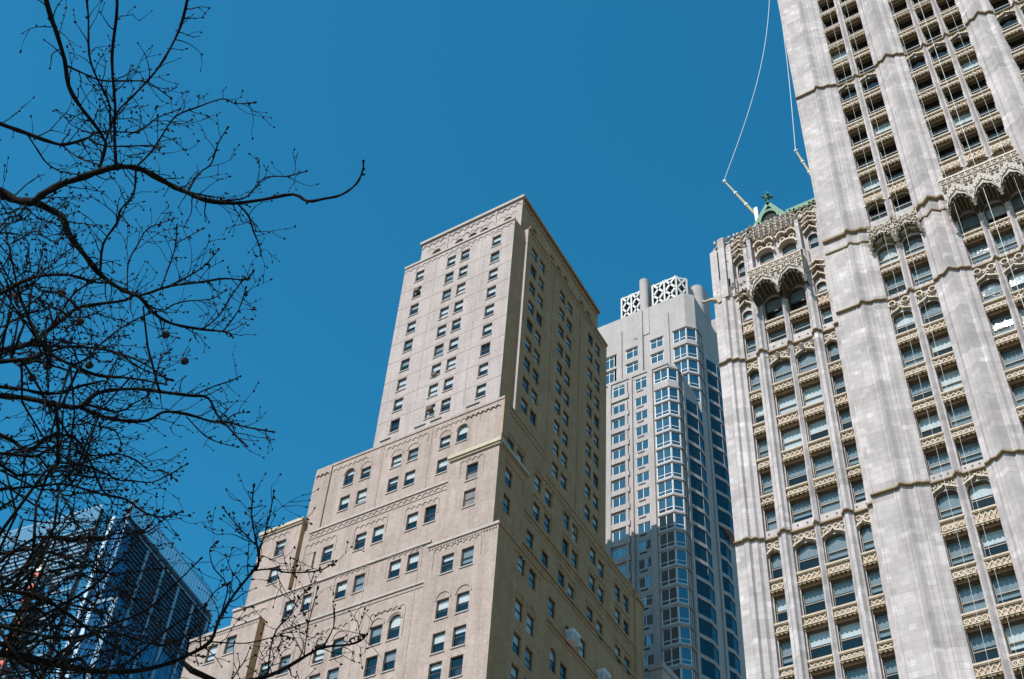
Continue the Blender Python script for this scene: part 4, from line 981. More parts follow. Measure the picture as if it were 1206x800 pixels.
pf.box(ux(-80.1), ux(-79.0), -.5, .05, 170, 206.9, 'conc', FU.T); pf.box(ux(-81), ux(-77.6), -.15, .05, 199, 207.2, 'conc', FU.T)
for (a, b, z0, z1, r_) in uo:
    wcol = b - a
    quadwin(FU, a, b - (.5 if a < ux(-80) else 0), z0, z1, [wcol/2], z1 - z0 - .75 if a < ux(-74) else .9, d=-.08)
    pf.box(a - .1, b + .1, -.25, .05, z1 + .02, z1 + .25, 'conc', FU.T)
for f in upf:
    quadwin(FUc, .1, ucl - .1, f - 3.5, f, [], .9, d=-.05); pf.box(0, ucl, -.25, .05, f + .02, f + .25, 'conc', FUc.T)
    quadwin(FUn, c_.y + .1, c_.y + 2.6, f - 3.5, f, [1.2], 0, d=.02, fr='frame', mat='nglass'); pf.box(c_.y, c_.y + 2.7, -.2, .05, f + .02, f + .25, 'conc', FUn.T)
pf.box(c_.y + 2.75, c_.y + 3.7, -.3, .05, 100, 195, 'conc', FUn.T)
bays(FUn, c_.y + 4.0, c_.y + 11.5, upf[1:] + [175, 171, 167.2, 163.4, 159.6, 155.8, 152])
# roof: lattice screens and rounded pylons
def lattice(F, u0, u1, v0, v1, n, rows):
    m_ = MB(); t = .45
    m_.box(u0, u1, -.12, .12, v0, v0 + t, 'lattice', F.T); m_.box(u0, u1, -.12, .12, v1 - t, v1, 'lattice', F.T)
    st = (u1 - u0)/n
    for k in range(n + 1): m_.box(u0 + st*k - .2, u0 + st*k + .2, -.14, .14, v0, v1, 'lattice', F.T)
    hh = (v1 - v0)/rows
    for k in range(n):
        for r in range(rows):
            for s_ in (1, -1):
                a = (u0 + st*k + .2, v0 + hh*(r + (.0 if s_ > 0 else 1))); b = (u0 + st*(k+1) - .2, v0 + hh*(r + (1 if s_ > 0 else 0)))
                m_.sweep([(F.P(*a), F.n, (0, 0, 1)), (F.P(*b), F.n, (0, 0, 1))], [(-.1, -.46), (.1, -.46), (.1, .46), (-.1, .46)], 'lattice')
    m_.face([F.P(u0, v0, -.55), F.P(u1, v0, -.55), F.P(u1, v1, -.55), F.P(u0, v1, -.55)], 'room')
    G3.part(m_, 'roof_lattice', 'stuff')
FLt = EF(168.6)
lattice(FLt, -91.7, -86.8, 206.5, 217.0, 2, 3); lattice(FLt, -83.9, -78.1, 206.5, 217.0, 2, 3)
cx_ = Face(-78.1, 168.6, .7, .714); lattice(cx_, 0, 2.4, 206.5, 216.8, 1, 3)
mb = MB(); mb.box(-91.6, -76.6, 171.0, 180, 206.8, 216.6, 'conc'); G3.part(mb, 'roof_plant')
def pylon(x, y, r, z0, z1, depth):
    m_ = MB(); pts = [(x - r, y + depth)] + [(x - r*cos(pi*k/10), y - r*sin(pi*k/10)) for k in range(11)] + [(x + r, y + depth)]
    shell(m_, pts, z0, z1, 'conc', (), 'conc')
    zz = z0 + 3
    while zz < z1 - 1: m_.face([((p[0]-x)*1.01 + x, p[1] - .03, zz) for p in pts[1:-1]] + [((p[0]-x)*1.01 + x, p[1] - .03, zz + .12) for p in pts[1:-1]][::-1], 'room') if False else None; zz += 3
    G3.part(m_, 'pylon')
pylon(-86.2 + .3, 168.4, 1.05, 205, 219.4, 4.5); pylon(-76.3, 175.6, 1.5, 200, 218.5, 3)
mb = MB(); mb.box(-84, -75.6, 184.5, 192, 100, 217.2, 'conc'); G3.part(mb, 'rear_wing')

# ================================================================== BUILDING 4: glass office tower far left
B4 = thing('glass_tower', 'blue glass office tower with louvred top floors behind the bare branches', 'building', (-270, 185, 0))
G4 = Group(B4)
de = radians(7); dn = radians(14)
A0 = Vector((-252.9, 175.0, 0))
F4E = Face(A0.x, A0.y, cos(de), sin(de))        # u <= 0 to the left
F4N = Face(A0.x, A0.y, -sin(dn), cos(dn))
mb = MB()
def P4(u, v): return (A0 + F4E.t*u + F4N.t*v)
p = [P4(-12, 0), P4(-12, 12), P4(0, 12), P4(0, 52), P4(-75, 52), P4(-75, 0)]
# body: front wall left of the notch, notch corner piece, side wall
def vface(F, u0, u1, z0, z1, mat, d=0.0): mb.face([F.P(u0, z0, d), F.P(u1, z0, d), F.P(u1, z1, d), F.P(u0, z1, d)], mat)
core = [P4(-75, .6), P4(-12, .6), P4(-11.4, 1.0), P4(-.6, 1.0), P4(-.6, 50), P4(-75, 50)]
shell(mb, [(q.x, q.y) for q in core], 0, 219, 'louver'); G4.part(mb, 'core')
# front face floors: pale slats and glass bands; each floor's glazing is a part
zf = 219.0; k = 0
while zf > 150:
    mb = MB(); vface(F4E, -75, -12, zf - 3.6, zf - .55, 'curtain_e'); G4.part(mb, 'glazing_band')
    zf -= 4.1; k += 1
mb = Split(G4, 'slat')
z = 219.2
while z > 203:
    mb.box(-75, -12, -.35, .5, z, z + .6, 'slat', F4E.T); z -= 1.55
z = 203
while z > 150: mb.box(-75, -12, -.12, .5, z - .55, z, 'slat', F4E.T); z -= 4.1
mb = MB(); vface(F4E, -75, -11.8, 221.0, 227.5, 'screen', .2); G4.part(mb, 'glass_parapet')
mb = MB()
for k in range(43): mb.box(-75 + k*1.5, -74.92 + k*1.5, -.26, -.12, 221, 227.5, 'slat', F4E.T)
vface(F4E, -75, -12, 226.9, 227.6, 'slat', .3); G4.part(mb, 'parapet_mullion', 'stuff')
# notch corner piece with a bright steel strip
mb = MB(); vface(F4E, -11.5, -6.2, 0, 220.0, 'curtain_e', -.4); vface(F4E, -4.4, -.3, 0, 220.3, 'curtain', .0); G4.part(mb, 'corner_glazing')
mb = Split(G4, 'steel_fin'); mb.box(-6.0, -4.8, -.7, .4, 0, 221, 'steel', F4E.T); mb.box(-12, -11.5, -.4, .6, 0, 226, 'louver', F4E.T); mb.box(-.5, .05, -.25, .3, 0, 220.5, 'slat', F4E.T)
mb.box(-2.4, -2.2, -.12, .3, 0, 220.2, 'slat', F4E.T)
# side face: glass with joints, dark louvre rows, pale fins, parapet screen
z = 219.4
for k in range(26):
    mb = MB(); vface(F4N, 0, 50, z - 3.95, z, 'curtain' , .0); G4.part(mb, 'glazing_band'); z -= 4.05
mb = Split(G4, 'louvre'); z = 218.6; k = 0
while z > 197:
    u0 = 3.5 if k < 3 else (2.2 + (k - 3)*.0 + (4 if k > 8 else 1.5)); mb.box(u0, 50, -.35, .1, z - .42, z, 'louver', F4N.T); z -= 1.35; k += 1
mb = Split(G4, 'fin')
for zz in (219.5, 217.2): mb.box(-.2, 50, -.5, .1, zz, zz + .45, 'slat', F4N.T)
for u in (11.5, 20.5, 29.5, 38.5, 47.5): mb.box(u, u + .95, -.5, .1, 120, 216.6, 'slat', F4N.T)
mb = Split(G4, 'glazing_joint')
for zz in range(120, 218, 4): mb.box(0, 50, -.06, .1, zz, zz + .09, 'louver', F4N.T)
for u in range(0, 50, 3): mb.box(u, u + .07, -.06, .1, 120, 197, 'louver', F4N.T)
mb = MB(); vface(F4N, -.2, 50, 220.6, 225.8, 'screen', .3); G4.part(mb, 'glass_parapet')
mb = MB()
for k in range(34): mb.box(k*1.5, k*1.5 + .08, -.38, -.24, 220.6, 225.8, 'slat', F4N.T)
mb.box(-.2, 50, -.4, -.2, 225.6, 225.9, 'slat', F4N.T); mb.box(-1.2, .05, -.3, .2, 219, 225.8, 'slat', F4E.T); mb.box(-1.6, -1.2, -.3, .2, 219, 223.0, 'slat', F4E.T); G4.part(mb, 'parapet_mullion', 'stuff')
# lower projecting corner block with steel edges
mb = MB(); q0 = A0 + F4E.t*(1.2) + F4N.n*0
FQE = Face(q0.x, q0.y - 3.0, cos(de), sin(de)); FQN = Face(q0.x + 8.5*cos(de), q0.y - 3.0 + 8.5*sin(de), -sin(dn), cos(dn))
mb.face([FQE.P(0, 0), FQE.P(8.5, 0), FQE.P(8.5, 188.5), FQE.P(0, 188.5)], 'curtain'); mb.face([FQN.P(0, 0), FQN.P(3.2, 0), FQN.P(3.2, 188.5), FQN.P(0, 188.5)], 'curtain')
mb.face([FQE.P(0, 188.5), FQE.P(8.5, 188.5), FQN.P(3.2, 188.5), FQE.P(0, 188.5, -3.2)], 'slat'); G4.part(mb, 'corner_block')
mb = Split(G4, 'steel_fin'); mb.box(-.1, 1.2, -.4, .2, 0, 188.9, 'steel', FQE.T); mb.box(7.0, 8.7, -.25, .2, 0, 188.9, 'slat', FQE.T); mb.box(1.2, 7.0, -.3, .2, 187.9, 188.8, 'slat', FQE.T)
for zz in range(120, 188, 4): mb.box(1.2, 7.0, -.05, .2, zz, zz + .1, 'louver', FQE.T)
# builder's hoist with orange netting on the front
H = thing('construction_hoist', 'dark construction hoist mast with orange netting behind the tangle of branches', 'hoist', F4E.P(-23.6, 0, 2.5)); base = Vector(H.location)
mb = MB()
for a in (-1.3, 1.3):
    for b in (-1.1, 1.1): mb.box(a - .2, a + .2, b - .2, b + .2, 0, 206, 'rust')
for k in range(50): mb.box(-1.3, 1.3, -1.2, 1.2, 4*k + 1.2, 4*k + 3.0, 'rust')
mb.build('mast', H)
n1 = MB(); n1.box(-1.55, 1.0, -1.5, -1.2, 0, 1.1, 'orange'); n1 = n1.mesh('netting'); n2 = MB(); n2.box(1.0, 1.5, -1.5, -1.2, 0, 1.2, 'orange'); n2 = n2.mesh('netting')
for k in range(28, 51): link('netting', n1, H, (0, 0, 4*k + 3.0)); link('netting', n2, H, (0, 0, 4*k + 2.4))
mb = MB(); mb.box(-1.7, 1.9, -1.7, 1.4, 204.2, 205.2, 'white'); mb.box(-1.7, 1.9, -1.7, 1.4, 206.2, 206.8, 'white'); mb.build('platform', H)

# ================================================================== the bare plane tree
TREE_LIMBS = [
(2,[(-7.33,2.65,9.60,0.0373),(-7.29,2.84,9.70,0.0362),(-7.19,2.94,9.64,0.0346),(-7.00,3.00,9.56,0.0327),(-6.93,2.99,9.58,0.0312),(-6.85,3.06,9.76,0.0301),(-6.78,3.14,9.89,0.0289),(-6.62,3.16,9.88,0.0273),(-6.39,3.19,9.84,0.0255),(-6.27,3.29,9.87,0.0242),(-6.27,3.46,9.97,0.0230),(-6.21,3.65,9.99,0.0218),(-6.08,3.70,9.89,0.0202),(-5.92,3.79,9.78,0.0186),(-5.78,3.95,9.83,0.0172),(-5.65,4.13,10.00,0.0161),(-5.45,4.26,10.09,0.0147),(-5.31,4.31,9.96,0.0132),(-5.13,4.33,9.90,0.0117),(-5.03,4.41,9.98,0.0104),(-4.95,4.47,10.15,0.0092),(-4.86,4.42,10.21,0.0079),(-4.75,4.31,10.13,0.0064)]),
(0,[(-7.00,3.00,9.56,0.0309),(-7.02,3.14,9.64,0.0294),(-6.93,3.24,9.58,0.0274),(-6.86,3.32,9.40,0.0252),(-6.82,3.51,9.30,0.0233),(-6.88,3.69,9.33,0.0218),(-6.90,3.84,9.36,0.0201),(-6.79,3.93,9.28,0.0181),(-6.63,3.99,9.17,0.0161),(-6.60,4.14,9.11,0.0143),(-6.61,4.35,9.18,0.0127),(-6.48,4.56,9.24,0.0110),(-6.28,4.65,9.19,0.0091),(-6.18,4.65,9.08,0.0072)]),
(0,[(-6.57,3.16,9.92,0.0118),(-6.48,3.09,10.05,0.0128),(-6.37,2.98,9.98,0.0136),(-6.24,2.79,9.85,0.0143),(-6.18,2.61,9.80,0.0151),(-6.19,2.46,9.89,0.0161),(-6.12,2.30,10.00,0.0171),(-5.96,2.07,9.96,0.0177),(-5.81,1.94,9.82,0.0182),(-5.70,1.76,9.83,0.0190)]),
(0,[(-6.38,3.19,9.84,0.0124),(-6.26,2.97,10.04,0.0124),(-6.09,2.82,10.01,0.0122),(-5.80,2.49,10.01,0.0119),(-5.56,2.27,10.07,0.0118),(-5.47,2.14,10.20,0.0118)]),
(0,[(-6.57,3.16,9.92,0.0074),(-6.47,3.05,10.17,0.0081),(-6.29,2.95,10.25,0.0087),(-6.07,2.90,10.23,0.0092),(-5.80,2.86,10.38,0.0098),(-5.65,2.81,10.64,0.0105),(-5.56,2.75,10.81,0.0112),(-5.38,2.61,10.84,0.0118)]),
(0,[(-6.32,3.03,9.97,0.0080),(-6.36,2.99,10.13,0.0082),(-6.25,2.83,10.21,0.0083),(-6.16,2.63,10.18,0.0084),(-6.11,2.45,10.26,0.0085),(-6.06,2.28,10.53,0.0087),(-6.04,2.16,10.71,0.0089)]),
(2,[(-6.59,2.11,9.36,0.0208),(-6.64,2.33,9.54,0.0190),(-6.57,2.51,9.59,0.0169),(-6.44,2.67,9.57,0.0145),(-6.42,2.76,9.65,0.0124),(-6.42,2.89,9.90,0.0104),(-6.44,2.96,10.09,0.0082),(-6.25,3.15,10.18,0.0059)]),
(0,[(-6.42,2.89,9.90,0.0087),(-6.28,2.99,9.81,0.0077),(-5.86,3.13,9.69,0.0065),(-5.62,3.06,9.39,0.0054)]),
(0,[(-6.57,2.51,9.59,0.0071),(-6.74,2.72,9.74,0.0067),(-6.81,2.86,9.79,0.0063),(-6.77,2.98,9.79,0.0057),(-6.75,3.15,9.93,0.0052)]),
(0,[(-6.44,2.75,9.63,0.0064),(-6.29,2.83,9.47,0.0059),(-5.99,2.87,9.21,0.0054)]),
(0,[(-6.13,2.35,9.98,0.0092),(-6.23,2.54,10.21,0.0086),(-6.23,2.69,10.32,0.0078),(-6.10,2.82,10.39,0.0069),(-6.07,2.97,10.55,0.0061),(-6.16,3.25,10.77,0.0054)]),
(0,[(-6.26,3.29,9.88,0.0087),(-6.20,3.32,10.07,0.0083),(-6.05,3.27,10.14,0.0077),(-5.83,3.19,10.15,0.0071),(-5.66,3.24,10.22,0.0066),(-5.55,3.36,10.42,0.0062),(-5.54,3.48,10.50,0.0057),(-5.39,3.54,10.48,0.0051)]),
(0,[(-6.36,3.15,10.22,0.0067),(-6.26,3.21,10.34,0.0062),(-6.09,3.19,10.33,0.0057),(-5.83,3.19,10.25,0.0051)]),
(0,[(-6.07,3.70,9.91,0.0080),(-6.04,3.71,10.13,0.0072),(-5.93,3.72,10.21,0.0063),(-5.77,3.61,10.24,0.0053),(-5.68,3.58,10.35,0.0044)]),
(0,[(-5.91,3.81,9.78,0.0079),(-5.82,4.05,10.03,0.0076),(-5.73,4.07,10.14,0.0071),(-5.62,4.05,10.18,0.0066),(-5.58,4.13,10.28,0.0062),(-5.63,4.28,10.49,0.0058),(-5.59,4.42,10.70,0.0054)]),
(0,[(-5.75,3.99,9.83,0.0087),(-5.90,4.22,10.04,0.0080),(-6.00,4.39,10.08,0.0072),(-6.05,4.53,10.07,0.0062),(-6.17,4.67,10.15,0.0054)]),
(0,[(-6.05,3.74,9.90,0.0080),(-5.97,3.87,9.95,0.0066),(-5.84,3.88,9.86,0.0051)]),
(0,[(-6.79,3.93,9.28,0.0125),(-6.70,4.02,9.26,0.0113),(-6.39,4.05,9.23,0.0100),(-6.04,4.07,9.10,0.0087),(-5.78,4.11,9.04,0.0076),(-5.66,4.21,9.06,0.0065),(-5.57,4.19,9.07,0.0055)]),
(0,[(-6.87,3.71,9.33,0.0110),(-6.76,3.57,9.48,0.0104),(-6.51,3.47,9.49,0.0097),(-6.28,3.33,9.37,0.0089),(-6.08,3.27,9.36,0.0082),(-6.00,3.17,9.47,0.0076)]),
(0,[(-6.78,3.96,9.27,0.0066),(-6.82,3.88,9.60,0.0063),(-6.74,3.85,9.77,0.0059),(-6.62,3.80,9.84,0.0054),(-6.58,3.87,9.97,0.0050),(-6.63,4.00,10.21,0.0046)]),
(0,[(-6.44,4.02,9.20,0.0065),(-6.46,4.03,9.54,0.0059),(-6.43,4.00,9.70,0.0052),(-6.36,3.91,9.79,0.0044)]),
(0,[(-6.42,3.98,9.71,0.0052),(-6.49,4.12,10.01,0.0046),(-6.46,4.20,10.18,0.0038)]),
(0,[(-6.41,4.04,9.22,0.0072),(-6.20,4.06,9.25,0.0062),(-5.91,3.99,9.16,0.0051),(-5.60,3.84,9.00,0.0040)]),
(0,[(-6.48,4.56,9.24,0.0066),(-6.42,4.63,9.44,0.0063),(-6.26,4.57,9.54,0.0059),(-6.07,4.49,9.55,0.0055),(-6.03,4.50,9.57,0.0051)]),
(0,[(-6.30,4.63,9.18,0.0065),(-5.97,4.47,9.11,0.0053),(-5.59,4.19,8.90,0.0040)]),
(1,[(-6.61,2.80,7.92,0.0166),(-6.51,2.89,8.06,0.0150),(-6.31,2.90,8.09,0.0131),(-6.08,2.90,8.02,0.0112),(-5.91,2.99,8.02,0.0094),(-5.86,3.15,8.08,0.0079),(-5.82,3.23,8.13,0.0062)]),
(2,[(-8.18,3.69,8.98,0.0248),(-8.15,3.84,9.18,0.0230),(-7.97,3.96,9.27,0.0208),(-7.71,3.97,9.37,0.0185),(-7.55,4.00,9.53,0.0165),(-7.54,4.14,9.72,0.0146),(-7.42,4.34,9.91,0.0125),(-7.31,4.34,9.95,0.0103)]),
(0,[(-7.97,3.96,9.27,0.0126),(-8.02,4.09,9.58,0.0118),(-7.96,4.10,9.78,0.0109),(-7.81,4.07,9.96,0.0099),(-7.73,4.16,10.18,0.0090)]),
(0,[(-7.98,3.97,9.27,0.0141),(-7.75,4.17,9.32,0.0125),(-7.44,4.28,9.24,0.0107),(-7.12,4.32,9.05,0.0090),(-6.91,4.42,8.92,0.0073),(-6.81,4.60,8.86,0.0059)]),
(2,[(-7.28,3.31,8.10,0.0206),(-7.17,3.42,8.18,0.0191),(-6.92,3.51,8.17,0.0173),(-6.68,3.48,8.08,0.0154),(-6.52,3.60,7.99,0.0138),(-6.46,3.77,8.01,0.0123),(-6.38,3.87,8.03,0.0108),(-6.18,3.89,7.94,0.0092),(-5.89,3.98,7.82,0.0076)]),
(0,[(-6.68,3.48,8.08,0.0106),(-6.59,3.56,8.18,0.0098),(-6.39,3.65,8.14,0.0088),(-6.16,3.70,8.02,0.0077),(-6.04,3.81,7.93,0.0068),(-6.03,3.92,7.96,0.0060),(-5.96,4.06,7.97,0.0051)]),
(0,[(-6.52,3.61,7.99,0.0072),(-6.42,3.64,8.03,0.0068),(-6.18,3.57,8.01,0.0063),(-5.88,3.48,7.92,0.0057),(-5.65,3.46,7.90,0.0053),(-5.58,3.49,7.94,0.0049)]),
(2,[(-8.21,3.84,8.69,0.0276),(-8.16,4.03,8.80,0.0263),(-7.97,4.17,8.80,0.0245),(-7.73,4.29,8.72,0.0226),(-7.58,4.42,8.73,0.0209),(-7.55,4.48,8.90,0.0195),(-7.49,4.57,9.01,0.0180),(-7.24,4.69,9.01,0.0163),(-6.99,4.80,8.94,0.0145),(-6.85,4.94,8.96,0.0129),(-6.83,5.09,9.05,0.0115),(-6.85,5.25,8.99,0.0100),(-6.72,5.37,8.82,0.0083),(-6.59,5.43,8.67,0.0067)]),
(0,[(-6.85,4.94,8.96,0.0075),(-6.77,5.05,9.12,0.0065),(-6.61,5.09,9.15,0.0055),(-6.45,5.05,9.09,0.0044)]),
(0,[(-6.83,5.33,8.96,0.0061),(-6.90,5.46,9.19,0.0050),(-6.86,5.56,9.28,0.0039)]),
(0,[(-7.58,4.42,8.73,0.0196),(-7.63,4.64,8.84,0.0184),(-7.53,4.81,8.87,0.0169),(-7.34,4.93,8.88,0.0153),(-7.25,5.00,9.00,0.0138),(-7.25,5.24,9.17,0.0125),(-7.23,5.49,9.28,0.0111),(-7.14,5.57,9.30,0.0095),(-6.98,5.69,9.26,0.0079),(-6.87,5.91,9.33,0.0064)]),
(0,[(-7.26,5.25,9.15,0.0070),(-7.44,5.62,9.31,0.0062),(-7.49,5.86,9.42,0.0052),(-7.46,6.04,9.50,0.0042)]),
(1,[(-7.58,3.51,8.22,0.0171),(-7.56,3.70,8.34,0.0160),(-7.42,3.81,8.34,0.0146),(-7.25,3.87,8.27,0.0131),(-7.13,3.97,8.30,0.0117),(-7.13,4.07,8.45,0.0106),(-7.06,4.20,8.59,0.0094)]),
(1,[(-8.26,3.99,8.48,0.0199),(-8.24,4.22,8.54,0.0190),(-8.14,4.31,8.49,0.0178),(-7.98,4.38,8.37,0.0165),(-7.84,4.39,8.46,0.0154),(-7.81,4.53,8.60,0.0145),(-7.81,4.65,8.64,0.0136),(-7.73,4.74,8.51,0.0124),(-7.63,4.80,8.34,0.0112),(-7.62,4.97,8.21,0.0102),(-7.61,5.17,8.29,0.0092),(-7.57,5.37,8.27,0.0082),(-7.39,5.44,8.20,0.0071),(-7.19,5.44,8.18,0.0060)]),
(1,[(-7.28,3.61,7.46,0.0134),(-7.32,3.81,7.63,0.0126),(-7.25,3.94,7.68,0.0115),(-7.14,4.00,7.68,0.0103),(-7.05,4.08,7.83,0.0093),(-7.13,4.19,8.03,0.0084)]),
(0,[(-7.14,4.00,7.68,0.0088),(-7.12,4.14,7.61,0.0080),(-7.01,4.19,7.44,0.0070),(-6.82,4.21,7.21,0.0060),(-6.73,4.27,7.05,0.0052)]),
(1,[(-7.48,3.83,7.35,0.0122),(-7.43,3.99,7.46,0.0111),(-7.22,4.12,7.50,0.0098),(-6.96,4.19,7.47,0.0084),(-6.82,4.33,7.45,0.0072),(-6.83,4.48,7.52,0.0061)]),
(0,[(-7.73,4.74,8.51,0.0091),(-7.69,4.69,8.75,0.0081),(-7.57,4.62,8.80,0.0069)]),
(0,[(-6.98,4.21,7.43,0.0074),(-6.88,4.21,7.53,0.0063),(-6.68,4.10,7.53,0.0053)]),
(2,[(-7.89,4.49,6.54,0.0248),(-7.84,4.75,6.60,0.0238),(-7.70,4.85,6.60,0.0224),(-7.45,5.00,6.53,0.0209),(-7.30,5.15,6.53,0.0196),(-7.19,5.44,6.65,0.0186),(-7.08,5.63,6.78,0.0175),(-6.88,5.67,6.83,0.0161),(-6.64,5.65,6.87,0.0146),(-6.56,5.61,7.02,0.0134),(-6.52,5.66,7.27,0.0123),(-6.40,5.69,7.48,0.0111),(-6.29,5.62,7.48,0.0098),(-6.19,5.46,7.51,0.0084),(-6.19,5.37,7.65,0.0072),(-6.25,5.38,7.81,0.0061),(-6.21,5.31,7.96,0.0048)]),
(0,[(-6.29,5.59,7.51,0.0069),(-6.11,5.45,7.55,0.0059),(-5.83,5.20,7.52,0.0048),(-5.53,4.92,7.37,0.0038)]),
(0,[(-6.20,5.46,7.50,0.0061),(-6.44,5.50,7.75,0.0054),(-6.57,5.45,7.91,0.0045),(-6.62,5.42,7.98,0.0036)]),
(0,[(-6.42,5.68,7.47,0.0083),(-6.25,5.73,7.46,0.0072),(-6.01,5.69,7.32,0.0060),(-5.63,5.63,7.17,0.0049),(-5.40,5.54,7.11,0.0038)]),
(0,[(-6.53,5.59,7.07,0.0061),(-6.54,5.59,7.31,0.0055),(-6.55,5.42,7.37,0.0048),(-6.46,5.26,7.40,0.0041),(-6.41,5.25,7.44,0.0034)]),
(0,[(-6.70,5.62,6.83,0.0061),(-6.75,5.60,7.07,0.0055),(-6.63,5.54,7.23,0.0048),(-6.45,5.51,7.25,0.0041)]),
(1,[(-6.69,5.90,6.66,0.0178),(-6.53,6.08,6.75,0.0161),(-6.30,6.10,6.77,0.0142),(-6.00,6.04,6.78,0.0122),(-5.83,6.03,6.80,0.0104),(-5.72,6.17,6.87,0.0087),(-5.65,6.23,6.92,0.0070),(-5.52,6.14,6.88,0.0052)]),
(0,[(-6.45,6.13,6.79,0.0076),(-6.38,6.03,6.94,0.0069),(-6.19,5.87,6.97,0.0061),(-5.92,5.71,6.91,0.0052),(-5.74,5.59,6.93,0.0045),(-5.67,5.59,6.98,0.0038)]),
(0,[(-6.01,6.03,6.78,0.0053),(-5.97,5.97,6.97,0.0047),(-5.87,5.87,6.94,0.0040),(-5.64,5.66,7.02,0.0032)]),
(0,[(-6.64,5.65,6.87,0.0061),(-6.45,5.84,6.91,0.0052),(-6.15,5.88,6.91,0.0042),(-5.93,5.80,6.77,0.0033)]),
(0,[(-5.74,6.16,6.86,0.0046),(-5.74,6.23,6.97,0.0040),(-5.65,6.22,6.96,0.0033)]),
(2,[(-7.40,4.10,6.65,0.0210),(-7.46,4.32,6.79,0.0189),(-7.35,4.54,6.82,0.0164),(-7.22,4.68,6.77,0.0138),(-7.15,4.98,6.71,0.0113),(-7.18,5.35,6.75,0.0090)]),
(1,[(-7.79,4.17,7.21,0.0182),(-7.66,4.32,7.17,0.0158),(-7.37,4.34,7.12,0.0133),(-7.03,4.34,6.97,0.0108),(-6.78,4.43,6.86,0.0085),(-6.67,4.55,6.82,0.0064)]),
(1,[(-7.82,4.68,6.35,0.0165),(-7.82,4.81,6.81,0.0147),(-7.72,4.95,7.06,0.0125),(-7.49,5.08,7.30,0.0103),(-7.41,5.17,7.58,0.0081),(-7.49,5.33,7.89,0.0059)]),
(1,[(-7.05,4.00,6.20,0.0162),(-6.98,4.35,6.29,0.0142),(-6.80,4.56,6.31,0.0119),(-6.53,4.68,6.35,0.0095),(-6.33,4.97,6.35,0.0072),(-6.28,5.15,6.55,0.0051)]),
(1,[(-8.60,5.62,7.00,0.0170),(-8.47,5.65,7.30,0.0148),(-8.13,5.74,7.50,0.0124),(-7.74,5.81,7.59,0.0099),(-7.48,5.82,7.77,0.0075),(-7.33,5.89,8.03,0.0053)]),
(1,[(-7.72,5.47,6.67,0.0136),(-7.50,5.62,6.92,0.0108),(-7.13,5.63,7.13,0.0078),(-6.77,5.61,7.20,0.0049)]),
(1,[(-7.34,4.42,6.81,0.0078),(-7.36,4.51,6.97,0.0074),(-7.26,4.54,7.02,0.0069),(-7.10,4.56,7.00,0.0064),(-7.02,4.63,7.04,0.0059),(-7.04,4.75,7.20,0.0055),(-7.03,4.84,7.35,0.0051),(-6.89,4.86,7.40,0.0046),(-6.72,4.83,7.42,0.0041)]),
(1,[(-7.62,4.42,7.70,0.0120),(-7.62,4.42,7.83,0.0110),(-7.47,4.33,7.89,0.0098),(-7.27,4.26,7.85,0.0085),(-7.19,4.18,7.88,0.0074),(-7.20,4.16,8.02,0.0064),(-7.18,4.09,8.15,0.0053),(-7.05,3.98,8.16,0.0042)]),
(1,[(-7.49,4.10,7.70,0.0111),(-7.51,4.22,7.81,0.0103),(-7.42,4.27,7.80,0.0092),(-7.27,4.27,7.73,0.0081),(-7.19,4.32,7.75,0.0071),(-7.19,4.49,7.86,0.0062),(-7.19,4.62,7.94,0.0053),(-7.08,4.64,7.91,0.0042)]),
(1,[(-7.90,5.22,7.42,0.0089),(-7.79,5.31,7.39,0.0080),(-7.60,5.34,7.20,0.0069),(-7.36,5.29,7.00,0.0059),(-7.22,5.26,6.84,0.0050),(-7.24,5.29,6.72,0.0041)]),
(1,[(-7.09,4.54,6.04,0.0064),(-7.09,4.65,6.08,0.0061),(-6.94,4.67,6.07,0.0058),(-6.75,4.62,6.01,0.0054),(-6.63,4.63,6.02,0.0051),(-6.64,4.69,6.12,0.0048),(-6.62,4.74,6.19,0.0046),(-6.46,4.71,6.18,0.0042),(-6.30,4.56,6.18,0.0039),(-6.23,4.49,6.26,0.0036)]),
(1,[(-7.30,4.49,6.65,0.0091),(-7.42,4.63,6.80,0.0082),(-7.42,4.75,6.78,0.0072),(-7.39,4.83,6.69,0.0062),(-7.44,4.95,6.66,0.0052),(-7.63,5.14,6.67,0.0042)]),
(1,[(-7.45,3.87,7.60,0.0085),(-7.51,3.95,7.83,0.0080),(-7.45,4.04,7.91,0.0074),(-7.32,4.12,7.93,0.0068),(-7.28,4.25,8.00,0.0062),(-7.35,4.44,8.16,0.0056),(-7.41,4.64,8.27,0.0051),(-7.33,4.77,8.29,0.0044)]),
(1,[(-7.47,4.98,6.57,0.0090),(-7.47,5.05,6.65,0.0085),(-7.35,5.02,6.67,0.0079),(-7.13,4.94,6.68,0.0072),(-7.02,4.92,6.72,0.0066),(-7.04,4.93,6.86,0.0062),(-7.04,4.93,6.96,0.0057),(-6.86,4.97,6.92,0.0051),(-6.67,4.96,6.83,0.0045),(-6.59,5.05,6.79,0.0039)]),
(1,[(-7.77,4.76,7.65,0.0095),(-7.72,4.85,7.67,0.0088),(-7.53,4.89,7.62,0.0081),(-7.26,4.88,7.53,0.0073),(-7.12,4.85,7.52,0.0066),(-7.05,4.96,7.58,0.0060),(-6.98,5.03,7.61,0.0054),(-6.78,4.97,7.58,0.0047),(-6.54,4.88,7.53,0.0040)]),
(1,[(-8.71,5.36,7.20,0.0121),(-8.80,5.59,7.24,0.0114),(-8.77,5.70,7.22,0.0105),(-8.72,5.76,7.09,0.0095),(-8.71,5.88,7.08,0.0085),(-8.82,6.09,7.14,0.0077),(-8.90,6.26,7.19,0.0069),(-8.80,6.33,7.24,0.0059),(-8.68,6.34,7.28,0.0049)]),
